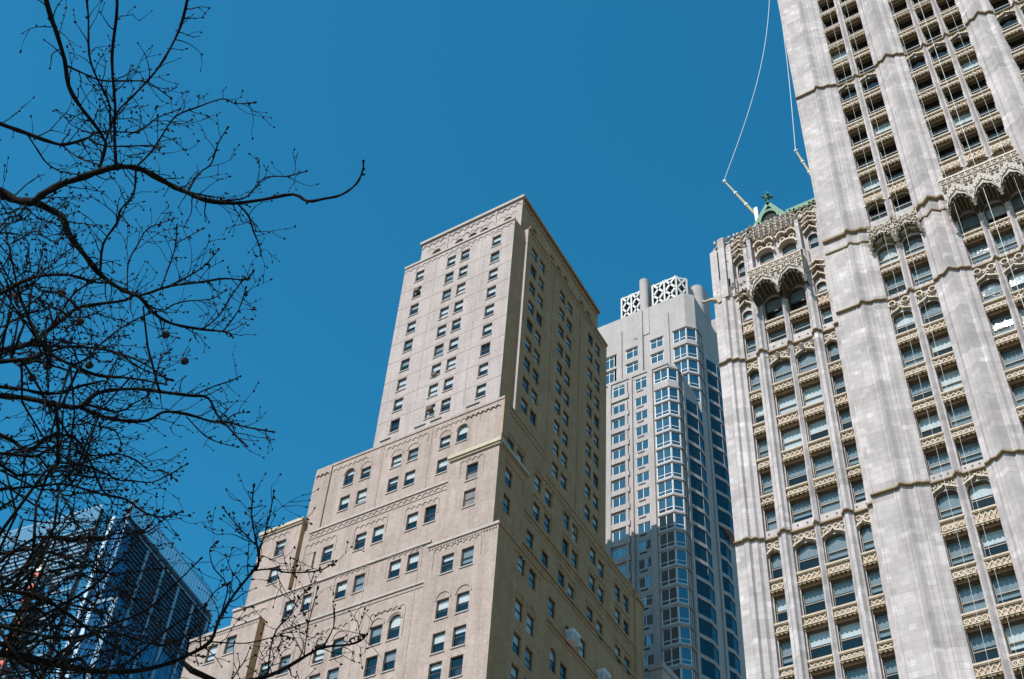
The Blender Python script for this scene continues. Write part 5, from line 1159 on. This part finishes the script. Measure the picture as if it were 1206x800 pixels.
(1,[(-7.52,4.50,6.60,0.0099),(-7.52,4.60,6.66,0.0094),(-7.39,4.63,6.65,0.0086),(-7.18,4.64,6.58,0.0078),(-7.09,4.67,6.57,0.0071),(-7.08,4.81,6.64,0.0066),(-7.03,4.94,6.69,0.0060),(-6.90,4.98,6.60,0.0052),(-6.73,4.99,6.48,0.0045),(-6.67,5.05,6.44,0.0039)]),
(1,[(-8.11,5.26,7.40,0.0070),(-8.18,5.43,7.52,0.0067),(-8.11,5.57,7.56,0.0063),(-7.99,5.64,7.54,0.0058),(-8.00,5.77,7.52,0.0054),(-8.12,5.98,7.58,0.0051),(-8.21,6.18,7.61,0.0048)]),
(1,[(-7.95,4.95,7.06,0.0095),(-7.88,5.08,7.07,0.0089),(-7.70,5.14,6.98,0.0081),(-7.47,5.03,6.93,0.0073),(-7.32,4.98,6.94,0.0066),(-7.26,5.00,7.06,0.0060),(-7.23,4.94,7.14,0.0054),(-7.09,4.79,7.12,0.0047),(-6.89,4.60,7.10,0.0040)]),
(1,[(-7.93,4.59,7.93,0.0069),(-7.90,4.68,7.94,0.0066),(-7.73,4.73,7.86,0.0063),(-7.53,4.71,7.70,0.0059),(-7.41,4.77,7.61,0.0056),(-7.45,4.86,7.56,0.0053),(-7.43,4.96,7.51,0.0051),(-7.31,4.98,7.34,0.0047),(-7.10,4.96,7.19,0.0044),(-6.97,5.06,7.12,0.0041)]),
(1,[(-7.78,4.03,7.91,0.0073),(-7.79,4.13,8.05,0.0069),(-7.68,4.16,8.11,0.0065),(-7.49,4.16,8.11,0.0060),(-7.38,4.20,8.18,0.0056),(-7.39,4.30,8.35,0.0052),(-7.40,4.41,8.44,0.0048),(-7.26,4.41,8.48,0.0044)]),
(1,[(-8.24,5.42,7.57,0.0082),(-8.28,5.54,7.71,0.0077),(-8.16,5.61,7.77,0.0071),(-8.01,5.62,7.77,0.0064),(-7.92,5.74,7.81,0.0058),(-7.96,5.84,7.99,0.0053),(-7.98,5.93,8.13,0.0048)]),
(1,[(-6.87,4.53,6.05,0.0070),(-6.98,4.76,6.20,0.0066),(-6.98,4.90,6.29,0.0059),(-6.91,4.98,6.32,0.0053),(-6.93,5.12,6.42,0.0046),(-7.07,5.33,6.57,0.0041)]),
(1,[(-8.03,5.04,7.38,0.0078),(-8.07,5.15,7.50,0.0075),(-7.98,5.14,7.55,0.0070),(-7.80,5.14,7.56,0.0065),(-7.72,5.21,7.59,0.0061),(-7.72,5.39,7.70,0.0058),(-7.72,5.52,7.79,0.0054),(-7.57,5.58,7.81,0.0049),(-7.40,5.61,7.78,0.0045)]),
(1,[(-6.68,3.97,6.73,0.0103),(-6.73,4.13,6.86,0.0095),(-6.66,4.23,6.89,0.0086),(-6.52,4.27,6.88,0.0076),(-6.47,4.37,6.93,0.0066),(-6.54,4.46,7.11,0.0058),(-6.57,4.52,7.30,0.0049),(-6.50,4.51,7.35,0.0039)]),
(1,[(-7.36,4.43,7.29,0.0114),(-7.39,4.58,7.40,0.0108),(-7.33,4.65,7.39,0.0099),(-7.20,4.65,7.37,0.0090),(-7.13,4.74,7.40,0.0082),(-7.19,4.87,7.51,0.0075),(-7.21,5.00,7.62,0.0068),(-7.09,5.02,7.66,0.0059),(-6.96,5.02,7.64,0.0050),(-6.91,5.02,7.77,0.0042)]),
(1,[(-8.71,5.50,7.06,0.0096),(-8.81,5.69,7.23,0.0089),(-8.79,5.75,7.34,0.0081),(-8.72,5.73,7.43,0.0073),(-8.76,5.69,7.61,0.0065),(-8.92,5.73,7.87,0.0058),(-8.98,5.85,8.09,0.0050)]),
(1,[(-6.64,3.82,7.19,0.0091),(-6.67,3.96,7.35,0.0086),(-6.60,4.03,7.40,0.0079),(-6.45,4.06,7.42,0.0072),(-6.39,4.14,7.49,0.0065),(-6.44,4.35,7.61,0.0060),(-6.50,4.53,7.67,0.0054),(-6.42,4.58,7.68,0.0047),(-6.33,4.65,7.61,0.0040)]),
(1,[(-7.45,4.27,7.38,0.0063),(-7.50,4.45,7.50,0.0061),(-7.45,4.52,7.52,0.0058),(-7.31,4.56,7.50,0.0055),(-7.27,4.64,7.55,0.0053),(-7.31,4.82,7.69,0.0051),(-7.34,4.95,7.81,0.0049),(-7.24,5.01,7.84,0.0046),(-7.09,5.05,7.84,0.0043)]),
(1,[(-7.32,3.88,7.57,0.0084),(-7.34,3.91,7.69,0.0078),(-7.21,3.94,7.71,0.0070),(-7.03,3.96,7.64,0.0062),(-6.92,4.05,7.64,0.0054),(-6.97,4.18,7.69,0.0048),(-6.99,4.30,7.72,0.0041)]),
(1,[(-7.74,4.70,6.60,0.0082),(-7.72,4.71,6.71,0.0078),(-7.57,4.65,6.73,0.0073),(-7.42,4.43,6.70,0.0067),(-7.35,4.30,6.72,0.0062),(-7.39,4.25,6.81,0.0058),(-7.40,4.16,6.90,0.0053),(-7.29,4.02,6.87,0.0048),(-7.14,3.85,6.80,0.0043),(-7.15,3.73,6.74,0.0038)]),
(1,[(-7.56,4.42,6.57,0.0076),(-7.64,4.49,6.74,0.0072),(-7.56,4.53,6.84,0.0067),(-7.43,4.54,6.85,0.0061),(-7.39,4.59,6.93,0.0056),(-7.45,4.69,7.13,0.0052),(-7.47,4.80,7.31,0.0048),(-7.36,4.82,7.39,0.0042)]),
(1,[(-7.08,3.94,6.50,0.0098),(-7.06,4.00,6.56,0.0091),(-6.91,4.01,6.51,0.0084),(-6.69,3.95,6.45,0.0075),(-6.57,3.93,6.44,0.0068),(-6.56,3.99,6.51,0.0062),(-6.51,4.04,6.57,0.0056),(-6.33,4.01,6.53,0.0048),(-6.12,3.94,6.47,0.0041),(-6.01,3.94,6.49,0.0035)]),
(1,[(-8.47,4.84,7.31,0.0075),(-8.49,4.95,7.49,0.0072),(-8.40,4.98,7.58,0.0067),(-8.26,4.94,7.62,0.0062),(-8.22,4.94,7.71,0.0058),(-8.29,5.00,7.88,0.0055),(-8.44,4.95,7.98,0.0051),(-8.47,4.84,7.95,0.0047)]),
(1,[(-7.76,4.99,6.84,0.0115),(-7.69,5.03,6.87,0.0101),(-7.51,4.92,6.85,0.0084),(-7.25,4.77,6.80,0.0068),(-7.10,4.64,6.81,0.0054),(-7.07,4.57,6.89,0.0040)]),
(1,[(-6.84,4.51,6.57,0.0071),(-6.82,4.66,6.62,0.0068),(-6.69,4.70,6.58,0.0064),(-6.54,4.68,6.45,0.0059),(-6.45,4.76,6.37,0.0055),(-6.46,4.88,6.41,0.0052),(-6.44,5.01,6.43,0.0049),(-6.30,5.02,6.35,0.0045),(-6.12,5.03,6.25,0.0040),(-6.03,5.08,6.24,0.0037)]),
(1,[(-8.26,5.30,7.77,0.0079),(-8.26,5.43,7.89,0.0077),(-8.14,5.54,7.87,0.0073),(-7.97,5.61,7.78,0.0068),(-7.92,5.69,7.76,0.0064),(-7.97,5.88,7.79,0.0062),(-8.00,6.03,7.80,0.0058),(-7.91,6.11,7.71,0.0054),(-7.79,6.14,7.59,0.0050),(-7.75,6.26,7.55,0.0046)]),
(1,[(-8.13,5.02,8.03,0.0076),(-8.07,5.04,8.11,0.0070),(-7.92,4.93,8.10,0.0063),(-7.69,4.75,8.08,0.0056),(-7.60,4.60,8.07,0.0050),(-7.58,4.55,8.17,0.0044)]),
(1,[(-7.50,4.98,6.59,0.0067),(-7.54,5.11,6.67,0.0064),(-7.41,5.18,6.70,0.0059),(-7.24,5.17,6.68,0.0054),(-7.17,5.23,6.70,0.0050),(-7.21,5.38,6.78,0.0046),(-7.21,5.46,6.90,0.0042)]),
(1,[(-8.00,4.61,8.14,0.0093),(-7.93,4.70,8.17,0.0085),(-7.76,4.72,8.06,0.0076),(-7.52,4.67,7.95,0.0067),(-7.34,4.68,7.91,0.0058),(-7.27,4.77,7.96,0.0051),(-7.18,4.84,7.98,0.0043)]),
(1,[(-8.47,4.61,7.67,0.0077),(-8.47,4.74,7.78,0.0073),(-8.35,4.83,7.75,0.0067),(-8.19,4.86,7.67,0.0061),(-8.09,4.95,7.67,0.0055),(-8.09,5.12,7.76,0.0051),(-8.10,5.27,7.77,0.0046)]),
(1,[(-6.89,4.61,5.97,0.0102),(-6.91,4.68,6.06,0.0092),(-6.81,4.64,6.11,0.0081),(-6.68,4.50,6.10,0.0069),(-6.58,4.48,6.18,0.0058),(-6.58,4.60,6.29,0.0048),(-6.58,4.67,6.36,0.0038)]),
(1,[(-7.65,4.54,6.60,0.0094),(-7.73,4.68,6.68,0.0087),(-7.68,4.76,6.67,0.0080),(-7.52,4.81,6.65,0.0071),(-7.49,4.89,6.66,0.0064),(-7.58,5.10,6.68,0.0057),(-7.70,5.24,6.64,0.0050),(-7.69,5.29,6.54,0.0042)]),
(1,[(-7.99,4.67,8.47,0.0112),(-8.00,4.80,8.57,0.0105),(-7.90,4.86,8.54,0.0096),(-7.72,4.93,8.46,0.0087),(-7.63,5.05,8.42,0.0078),(-7.64,5.19,8.52,0.0071),(-7.60,5.36,8.61,0.0063),(-7.42,5.38,8.64,0.0055),(-7.21,5.36,8.65,0.0046)]),
(1,[(-7.64,4.56,8.00,0.0087),(-7.65,4.60,8.12,0.0083),(-7.52,4.57,8.15,0.0078),(-7.35,4.47,8.14,0.0072),(-7.24,4.40,8.23,0.0067),(-7.26,4.41,8.38,0.0063),(-7.22,4.38,8.55,0.0058),(-7.09,4.28,8.59,0.0053),(-6.91,4.16,8.60,0.0047),(-6.80,4.12,8.70,0.0043)]),
(1,[(-8.13,4.98,7.41,0.0095),(-8.14,4.88,7.54,0.0089),(-7.98,4.79,7.56,0.0082),(-7.76,4.68,7.51,0.0074),(-7.63,4.62,7.51,0.0067),(-7.58,4.64,7.65,0.0061),(-7.55,4.61,7.73,0.0055),(-7.34,4.51,7.74,0.0048),(-7.10,4.39,7.73,0.0041)]),
(1,[(-8.10,4.48,7.69,0.0085),(-8.07,4.61,7.63,0.0077),(-7.88,4.67,7.52,0.0068),(-7.65,4.64,7.36,0.0058),(-7.50,4.66,7.27,0.0050),(-7.44,4.77,7.28,0.0042)]),
(1,[(-7.75,5.26,6.79,0.0116),(-7.69,5.34,6.84,0.0104),(-7.56,5.39,6.69,0.0090),(-7.41,5.34,6.47,0.0077),(-7.38,5.29,6.34,0.0064),(-7.44,5.34,6.28,0.0053),(-7.54,5.26,6.22,0.0041)]),
(1,[(-7.39,4.01,7.25,0.0104),(-7.33,4.03,7.31,0.0091),(-7.15,3.98,7.26,0.0077),(-6.91,3.84,7.20,0.0063),(-6.75,3.71,7.22,0.0050),(-6.73,3.68,7.29,0.0038)]),
(1,[(-7.66,4.63,6.36,0.0073),(-7.68,4.81,6.43,0.0070),(-7.58,4.87,6.45,0.0066),(-7.41,4.89,6.43,0.0062),(-7.33,4.99,6.45,0.0058),(-7.36,5.14,6.56,0.0056),(-7.38,5.26,6.63,0.0053),(-7.28,5.29,6.63,0.0049),(-7.10,5.31,6.62,0.0044),(-7.05,5.41,6.64,0.0041)]),
(1,[(-7.09,3.23,8.71,0.0063),(-7.11,3.27,8.81,0.0062),(-7.00,3.27,8.81,0.0059),(-6.82,3.24,8.75,0.0056),(-6.76,3.21,8.76,0.0053),(-6.77,3.25,8.89,0.0051),(-6.77,3.28,8.97,0.0049),(-6.64,3.25,8.96,0.0046),(-6.48,3.21,8.90,0.0043),(-6.43,3.17,8.93,0.0041)]),
(1,[(-7.21,3.24,8.78,0.0064),(-7.29,3.34,8.93,0.0063),(-7.26,3.38,8.96,0.0061),(-7.16,3.42,8.92,0.0058),(-7.16,3.51,8.95,0.0056),(-7.27,3.63,9.08,0.0054),(-7.35,3.75,9.18,0.0052),(-7.32,3.80,9.17,0.0050),(-7.26,3.86,9.09,0.0047),(-7.32,3.95,9.11,0.0045)]),
(1,[(-6.78,2.78,8.64,0.0061),(-6.84,2.83,8.76,0.0058),(-6.81,2.90,8.72,0.0055),(-6.73,2.95,8.61,0.0051),(-6.73,3.02,8.57,0.0047),(-6.84,3.13,8.66,0.0045),(-6.91,3.22,8.71,0.0042)]),
(1,[(-6.93,2.82,8.90,0.0063),(-7.05,2.93,9.12,0.0061),(-7.06,3.01,9.20,0.0058),(-7.03,3.07,9.21,0.0054),(-7.11,3.17,9.27,0.0051),(-7.32,3.31,9.40,0.0049),(-7.50,3.44,9.52,0.0046)]),
(1,[(-6.75,2.70,8.59,0.0061),(-6.82,2.77,8.77,0.0058),(-6.79,2.79,8.81,0.0054),(-6.68,2.77,8.82,0.0049),(-6.65,2.82,8.90,0.0045),(-6.73,2.89,9.08,0.0042)]),
(1,[(-6.55,2.59,8.50,0.0059),(-6.53,2.64,8.54,0.0055),(-6.39,2.62,8.48,0.0051),(-6.20,2.55,8.36,0.0046),(-6.08,2.56,8.31,0.0041),(-6.07,2.56,8.39,0.0038)]),
(1,[(-7.31,2.86,9.38,0.0066),(-7.34,2.92,9.51,0.0065),(-7.25,2.96,9.53,0.0062),(-7.12,2.95,9.47,0.0059),(-7.05,2.99,9.50,0.0056),(-7.13,3.10,9.59,0.0055),(-7.18,3.20,9.67,0.0053),(-7.10,3.24,9.63,0.0050),(-7.00,3.27,9.54,0.0047),(-7.00,3.33,9.54,0.0044)]),
(1,[(-6.54,2.79,8.51,0.0060),(-6.49,2.81,8.56,0.0057),(-6.32,2.78,8.49,0.0053),(-6.11,2.73,8.34,0.0049),(-6.01,2.74,8.24,0.0046),(-6.00,2.80,8.25,0.0043),(-5.96,2.83,8.24,0.0040),(-5.79,2.77,8.15,0.0037)]),
(1,[(-7.86,3.66,8.81,0.0068),(-7.86,3.73,8.92,0.0065),(-7.78,3.75,8.86,0.0062),(-7.65,3.75,8.74,0.0058),(-7.60,3.80,8.68,0.0055),(-7.61,3.87,8.80,0.0053),(-7.61,3.92,8.88,0.0051),(-7.48,3.88,8.87,0.0047),(-7.32,3.81,8.81,0.0044)]),
(1,[(-7.58,3.23,8.92,0.0066),(-7.61,3.29,9.01,0.0064),(-7.51,3.34,8.99,0.0061),(-7.36,3.31,8.91,0.0057),(-7.28,3.27,8.95,0.0054),(-7.32,3.29,9.08,0.0052),(-7.32,3.33,9.18,0.0050),(-7.21,3.29,9.16,0.0047),(-7.08,3.19,9.11,0.0043)]),
(1,[(-7.34,3.43,8.71,0.0065),(-7.37,3.51,8.85,0.0062),(-7.29,3.52,8.87,0.0058),(-7.17,3.49,8.81,0.0054),(-7.11,3.50,8.85,0.0050),(-7.16,3.53,9.02,0.0047),(-7.19,3.55,9.15,0.0044)]),
(1,[(-7.86,3.31,9.53,0.0070),(-7.96,3.43,9.72,0.0067),(-7.95,3.44,9.83,0.0064),(-7.89,3.41,9.87,0.0060),(-7.93,3.37,9.99,0.0056),(-8.07,3.37,10.22,0.0053),(-8.17,3.35,10.44,0.0050)]),
(1,[(-7.18,3.26,8.37,0.0062),(-7.19,3.33,8.50,0.0060),(-7.11,3.33,8.50,0.0058),(-6.96,3.30,8.44,0.0054),(-6.88,3.32,8.47,0.0051),(-6.92,3.40,8.59,0.0049),(-6.92,3.47,8.69,0.0047),(-6.83,3.47,8.65,0.0044),(-6.71,3.50,8.55,0.0041)]),
(1,[(-6.63,2.70,8.38,0.0059),(-6.75,2.81,8.46,0.0058),(-6.78,2.84,8.42,0.0055),(-6.78,2.81,8.31,0.0052),(-6.84,2.81,8.30,0.0050),(-7.00,2.88,8.39,0.0048),(-7.16,2.94,8.42,0.0046),(-7.19,2.95,8.35,0.0044),(-7.17,2.94,8.25,0.0041)]),
(1,[(-6.49,2.82,8.00,0.0057),(-6.50,2.88,8.09,0.0056),(-6.38,2.92,8.05,0.0053),(-6.27,2.93,7.88,0.0050),(-6.22,2.96,7.83,0.0048),(-6.29,3.03,7.86,0.0046),(-6.34,3.11,7.86,0.0044),(-6.26,3.12,7.75,0.0041),(-6.14,3.10,7.61,0.0039),(-6.11,3.16,7.56,0.0036)]),
(1,[(-7.80,3.77,8.91,0.0068),(-7.71,3.82,8.90,0.0063),(-7.52,3.77,8.78,0.0058),(-7.28,3.72,8.58,0.0052),(-7.10,3.74,8.46,0.0047),(-7.04,3.78,8.45,0.0042)]),
(1,[(-7.21,3.52,9.09,0.0073),(-7.26,3.62,9.21,0.0066),(-7.22,3.66,9.20,0.0057),(-7.12,3.69,9.11,0.0049),(-7.11,3.77,9.09,0.0040)]),
(1,[(-7.24,3.56,8.51,0.0071),(-7.21,3.62,8.57,0.0063),(-7.07,3.61,8.52,0.0055),(-6.89,3.51,8.43,0.0046),(-6.78,3.42,8.44,0.0038)]),
(1,[(-6.64,3.65,7.59,0.0065),(-6.80,3.70,7.79,0.0061),(-6.83,3.70,7.90,0.0057),(-6.79,3.66,7.95,0.0052),(-6.84,3.64,8.08,0.0047),(-6.99,3.70,8.30,0.0043),(-7.11,3.74,8.51,0.0039)]),
(1,[(-6.83,4.17,9.34,0.0074),(-6.89,4.32,9.49,0.0071),(-6.85,4.39,9.52,0.0066),(-6.74,4.38,9.52,0.0061),(-6.68,4.46,9.61,0.0056),(-6.72,4.61,9.79,0.0052),(-6.74,4.74,9.95,0.0048),(-6.64,4.76,10.01,0.0043)]),
(1,[(-6.28,3.43,7.90,0.0064),(-6.39,3.57,8.08,0.0058),(-6.42,3.67,8.11,0.0051),(-6.39,3.74,8.08,0.0043),(-6.41,3.82,8.16,0.0036)]),
(1,[(-6.75,4.01,7.51,0.0066),(-6.73,4.05,7.55,0.0061),(-6.59,3.99,7.50,0.0055),(-6.36,3.91,7.43,0.0049),(-6.25,3.87,7.39,0.0044),(-6.25,3.85,7.47,0.0039),(-6.22,3.85,7.51,0.0035)]),
(1,[(-7.11,3.28,8.72,0.0071),(-7.16,3.32,8.87,0.0066),(-7.10,3.33,8.90,0.0061),(-6.96,3.28,8.89,0.0055),(-6.91,3.23,8.97,0.0050),(-6.98,3.25,9.14,0.0045),(-7.03,3.25,9.27,0.0040)]),
(1,[(-6.46,3.81,7.58,0.0064),(-6.57,3.94,7.71,0.0060),(-6.55,4.04,7.74,0.0054),(-6.46,4.10,7.72,0.0048),(-6.50,4.21,7.71,0.0042),(-6.67,4.35,7.80,0.0037)]),
(1,[(-7.42,4.20,8.06,0.0071),(-7.58,4.37,8.19,0.0067),(-7.61,4.48,8.23,0.0060),(-7.59,4.58,8.19,0.0054),(-7.65,4.69,8.25,0.0048),(-7.80,4.89,8.39,0.0042)]),
(1,[(-7.47,4.78,8.95,0.0077),(-7.51,4.86,9.11,0.0073),(-7.42,4.89,9.17,0.0068),(-7.29,4.83,9.20,0.0062),(-7.26,4.81,9.27,0.0058),(-7.32,4.83,9.48,0.0053),(-7.37,4.86,9.63,0.0049),(-7.28,4.86,9.66,0.0044)]),
(1,[(-6.85,3.46,8.28,0.0068),(-6.98,3.63,8.44,0.0064),(-7.08,3.71,8.42,0.0060),(-7.10,3.76,8.36,0.0054),(-7.20,3.84,8.38,0.0050),(-7.41,4.01,8.48,0.0045),(-7.57,4.16,8.58,0.0041)]),
(1,[(-7.36,4.05,8.74,0.0074),(-7.35,4.14,8.78,0.0068),(-7.23,4.15,8.72,0.0062),(-7.07,4.17,8.55,0.0056),(-7.02,4.19,8.46,0.0050),(-7.07,4.29,8.45,0.0045),(-7.08,4.36,8.44,0.0040)]),
(1,[(-7.47,3.87,9.23,0.0076),(-7.53,3.98,9.40,0.0071),(-7.46,4.06,9.44,0.0066),(-7.33,4.08,9.43,0.0059),(-7.32,4.16,9.47,0.0054),(-7.38,4.33,9.62,0.0049),(-7.44,4.45,9.73,0.0044)]),
(1,[(-6.58,3.49,8.17,0.0066),(-6.53,3.57,8.19,0.0059),(-6.39,3.55,8.08,0.0051),(-6.16,3.51,7.94,0.0042),(-6.02,3.53,7.86,0.0034)]),
(1,[(-6.47,3.66,7.27,0.0062),(-6.54,3.76,7.35,0.0056),(-6.48,3.79,7.33,0.0049),(-6.34,3.79,7.28,0.0041),(-6.30,3.82,7.30,0.0034)]),
(1,[(-6.54,3.08,8.37,0.0066),(-6.56,3.18,8.41,0.0062),(-6.43,3.22,8.36,0.0057),(-6.27,3.22,8.22,0.0052),(-6.20,3.27,8.15,0.0048),(-6.24,3.36,8.17,0.0044),(-6.32,3.39,8.15,0.0040),(-6.29,3.34,8.00,0.0035)]),
(1,[(-6.70,3.11,8.20,0.0066),(-6.67,3.18,8.21,0.0061),(-6.54,3.22,8.07,0.0055),(-6.36,3.20,7.88,0.0049),(-6.27,3.22,7.76,0.0044),(-6.30,3.30,7.72,0.0039),(-6.30,3.34,7.66,0.0034)]),
(1,[(-7.12,4.32,7.93,0.0070),(-7.09,4.38,7.95,0.0062),(-6.92,4.37,7.88,0.0053),(-6.72,4.31,7.75,0.0045),(-6.60,4.32,7.67,0.0037)])]
TWIG_DENS = 13.0
T = thing('bare_tree', 'bare plane tree darkened to a silhouette, with budded twigs and round seed balls, at left', 'tree', (-10.5, 2.5, 0))
T0 = Vector(T.location); rnd = random.Random(5)
mb = MB()
trunk = [Vector((-10.7, 2.3, -.2)), Vector((-10.6, 2.4, 2)), Vector((-10.45, 2.5, 4)), Vector((-10.6, 2.55, 6)), Vector((-10.5, 2.4, 8)), Vector((-10.4, 2.6, 10)), Vector((-10.8, 2.3, 12.5)), Vector((-10.6, 2.0, 15))]
mb.tube([p - T0 for p in trunk], [.34, .27, .24, .21, .17, .13, .08, .03], 'bark', 12); mb.build('trunk', T, True)
twg = MB(); balls = [(-6.82, 3.46, 8.8), (-6.4, 4.19, 8.79), (-6.37, 4.42, 8.68), (-7.09, 3.74, 8.38), (-7.19, 3.72, 8.28), (-6.81, 3.69, 8.69), (-7.04, 3.25, 8.68), (-6.88, 3.95, 8.47)]
def rperp(t):
    v = Vector((rnd.gauss(0, 1), rnd.gauss(0, 1), rnd.gauss(0, 1))); v -= t*v.dot(t); return v.normalized()
def bud(p, t, r): twg.tube([p, p + t*r*2.2, p + t*r*4.6], [r*.7, r*1.45, r*.55], 'bark', 4)
def shoot(p, d, length, r, level):
    n = max(3, int(length/.055)); st = length/n; pts = [p.copy()]; d = d.copy(); rr = [r]; dirs = []
    for k in range(n):
        d = (d + Vector((rnd.gauss(0, .2), rnd.gauss(0, .2), rnd.gauss(.03, .2)))).normalized(); p = p + d*st; pts.append(p); rr.append(r*(1 - .55*(k+1)/n)); dirs.append(d)
    twg.tube([q - T0 for q in pts], rr, 'bark', 4)
    for k in range(1, n):
        if rnd.random() < .24: t = (dirs[k]*.6 + rperp(dirs[k])).normalized(); bud(pts[k+1] - T0, t, rnd.uniform(.0032, .0052))
        if level > 0 and rnd.random() < .34: shoot(pts[k+1], (dirs[k] + rperp(dirs[k])*rnd.uniform(.6, 1.2)).normalized(), length*rnd.uniform(.3, .6), max(.0032, r*.65), level - 1)
    bud(pts[-1] - T0, d, rnd.uniform(.004, .006))
def smooth(pts):
    out = []
    for i in range(len(pts) - 1):
        p0, p1, p2, p3 = pts[max(0, i-1)], pts[i], pts[i+1], pts[min(len(pts)-1, i+2)]
        for t in (0, .34, .67):
            out.append(.5*((2*p1) + (p2 - p0)*t + (2*p0 - 5*p1 + 4*p2 - p3)*t*t + (3*p1 - p0 - 3*p2 + p3)*t**3))
    out.append(pts[-1]); return out
BOUGHS = []
for li, (root, L_) in enumerate(sorted(TREE_LIMBS, key=lambda x: {2: 0, 1: 1, 0: 2}[x[0]])):
    pts = [Vector(q[:3]) for q in L_]; rs = [q[3] for q in L_]
    n0 = len(pts); sp = smooth(pts); sr = []
    for i in range(len(sp)): f = i/3.0; a = min(n0 - 1, int(f)); b = min(n0 - 1, a + 1); sr.append((rs[a] + (rs[b] - rs[a])*(f - a))*(1 + .2*rnd.uniform(-1, 1)))
    if root == 2:                    # a main bough: sweeps out of the trunk and thins towards the twigs
        k_ = len(BOUGHS); z = (4.2, 5.6, 6.6, 5.0, 3.4, 2.8, 6.0)[k_ % 7]; q = Vector((-10.48, 2.46, z)); d_ = pts[0] - q
        sag = Vector((rnd.uniform(-.3, .1), rnd.uniform(-.5, .5), rnd.uniform(-.15, .25)))
        pre = [q + d_*f + sag*sin(pi*f) + Vector((rnd.gauss(0, .04), rnd.gauss(0, .04), rnd.gauss(0, .04)))*(0 < f) for f in (0, .14, .28, .42, .56, .7, .85)]
        pr = [sr[0]*(2.6 - 1.5*f) for f in (0, .14, .28, .42, .56, .7, .85)]; pre = smooth(pre + [pts[0]])[:-1]; pr = [sr[0]*(2.6 - 1.55*n_/len(pre)) for n_ in range(len(pre))]; sp = pre + sp; sr = pr + sr; BOUGHS.append(list(zip(sp, sr)))
    elif root == 1:                  # springs from the nearest bough
        ref = pts[0] + (pts[0] - pts[1]).normalized()*.35
        b_, br = min((x for bo in BOUGHS for x in bo), key=lambda x: (x[0] - ref).length)
        m_ = b_.lerp(pts[0], .5) + Vector((rnd.gauss(0, .05), rnd.gauss(0, .05), rnd.gauss(0, .05)))
        sp = [b_, m_] + sp; sr = [min(br, sr[0]*1.35), sr[0]*1.2] + sr
    mb = MB(); mb.tube([p - T0 for p in sp], sr, 'bark', 7); mb.build('branch', T, True)
    for i in range({2: 22, 1: 2, 0: 1}[root], len(sp) - 1):
        t = (sp[i+1] - sp[i-1]).normalized(); seg = (sp[i+1] - sp[i]).length
        if li == 0 and i > len(sp)*.72:
            if rnd.random() < .3: bud(sp[i] - T0, (t*.5 + rperp(t)).normalized(), .008)
            continue
        if rnd.random() < min(.9, seg*TWIG_DENS):
            side = rperp(t); shoot(sp[i], (t*rnd.uniform(.4, 1.0) + side).normalized(), rnd.uniform(.10, .34), min(sr[i]*.55, rnd.uniform(.0045, .0068)), 1)
        if rnd.random() < .35: bud(sp[i] - T0, (t*.5 + rperp(t)).normalized(), rnd.uniform(.004, .0065))
        if rnd.random() < .2: k_ = rperp(t); twg.tube([sp[i] - T0, sp[i] - T0 + k_*(sr[i] + .02)], [sr[i]*.55, sr[i]*.4], 'bark', 5)
    e = (sp[-1] - sp[-2]).normalized(); bud(sp[-1] - T0, e, .0085)
    for q_ in range(2): bud(sp[-2 - q_*2] - T0, (e*.4 + rperp(e)).normalized(), .007)
twg.build('twigs', T, False, kind='stuff')
sb = bmesh.new(); bmesh.ops.create_icosphere(sb, subdivisions=2, radius=.033)
for v in sb.verts: v.co *= rnd.uniform(.9, 1.1)
me = bpy.data.meshes.new('seed_ball'); sb.to_mesh(me); sb.free(); me.materials.append(MT['seed'])
for b in balls:
    o = link('seed_ball', me, T, Vector(b) - T0); m_ = MB(); m_.tube([(0, 0, .03), (.01, 0, .09), (0, .01, .16)], [.0025]*3, 'bark', 4); m_.build('stalk', o)
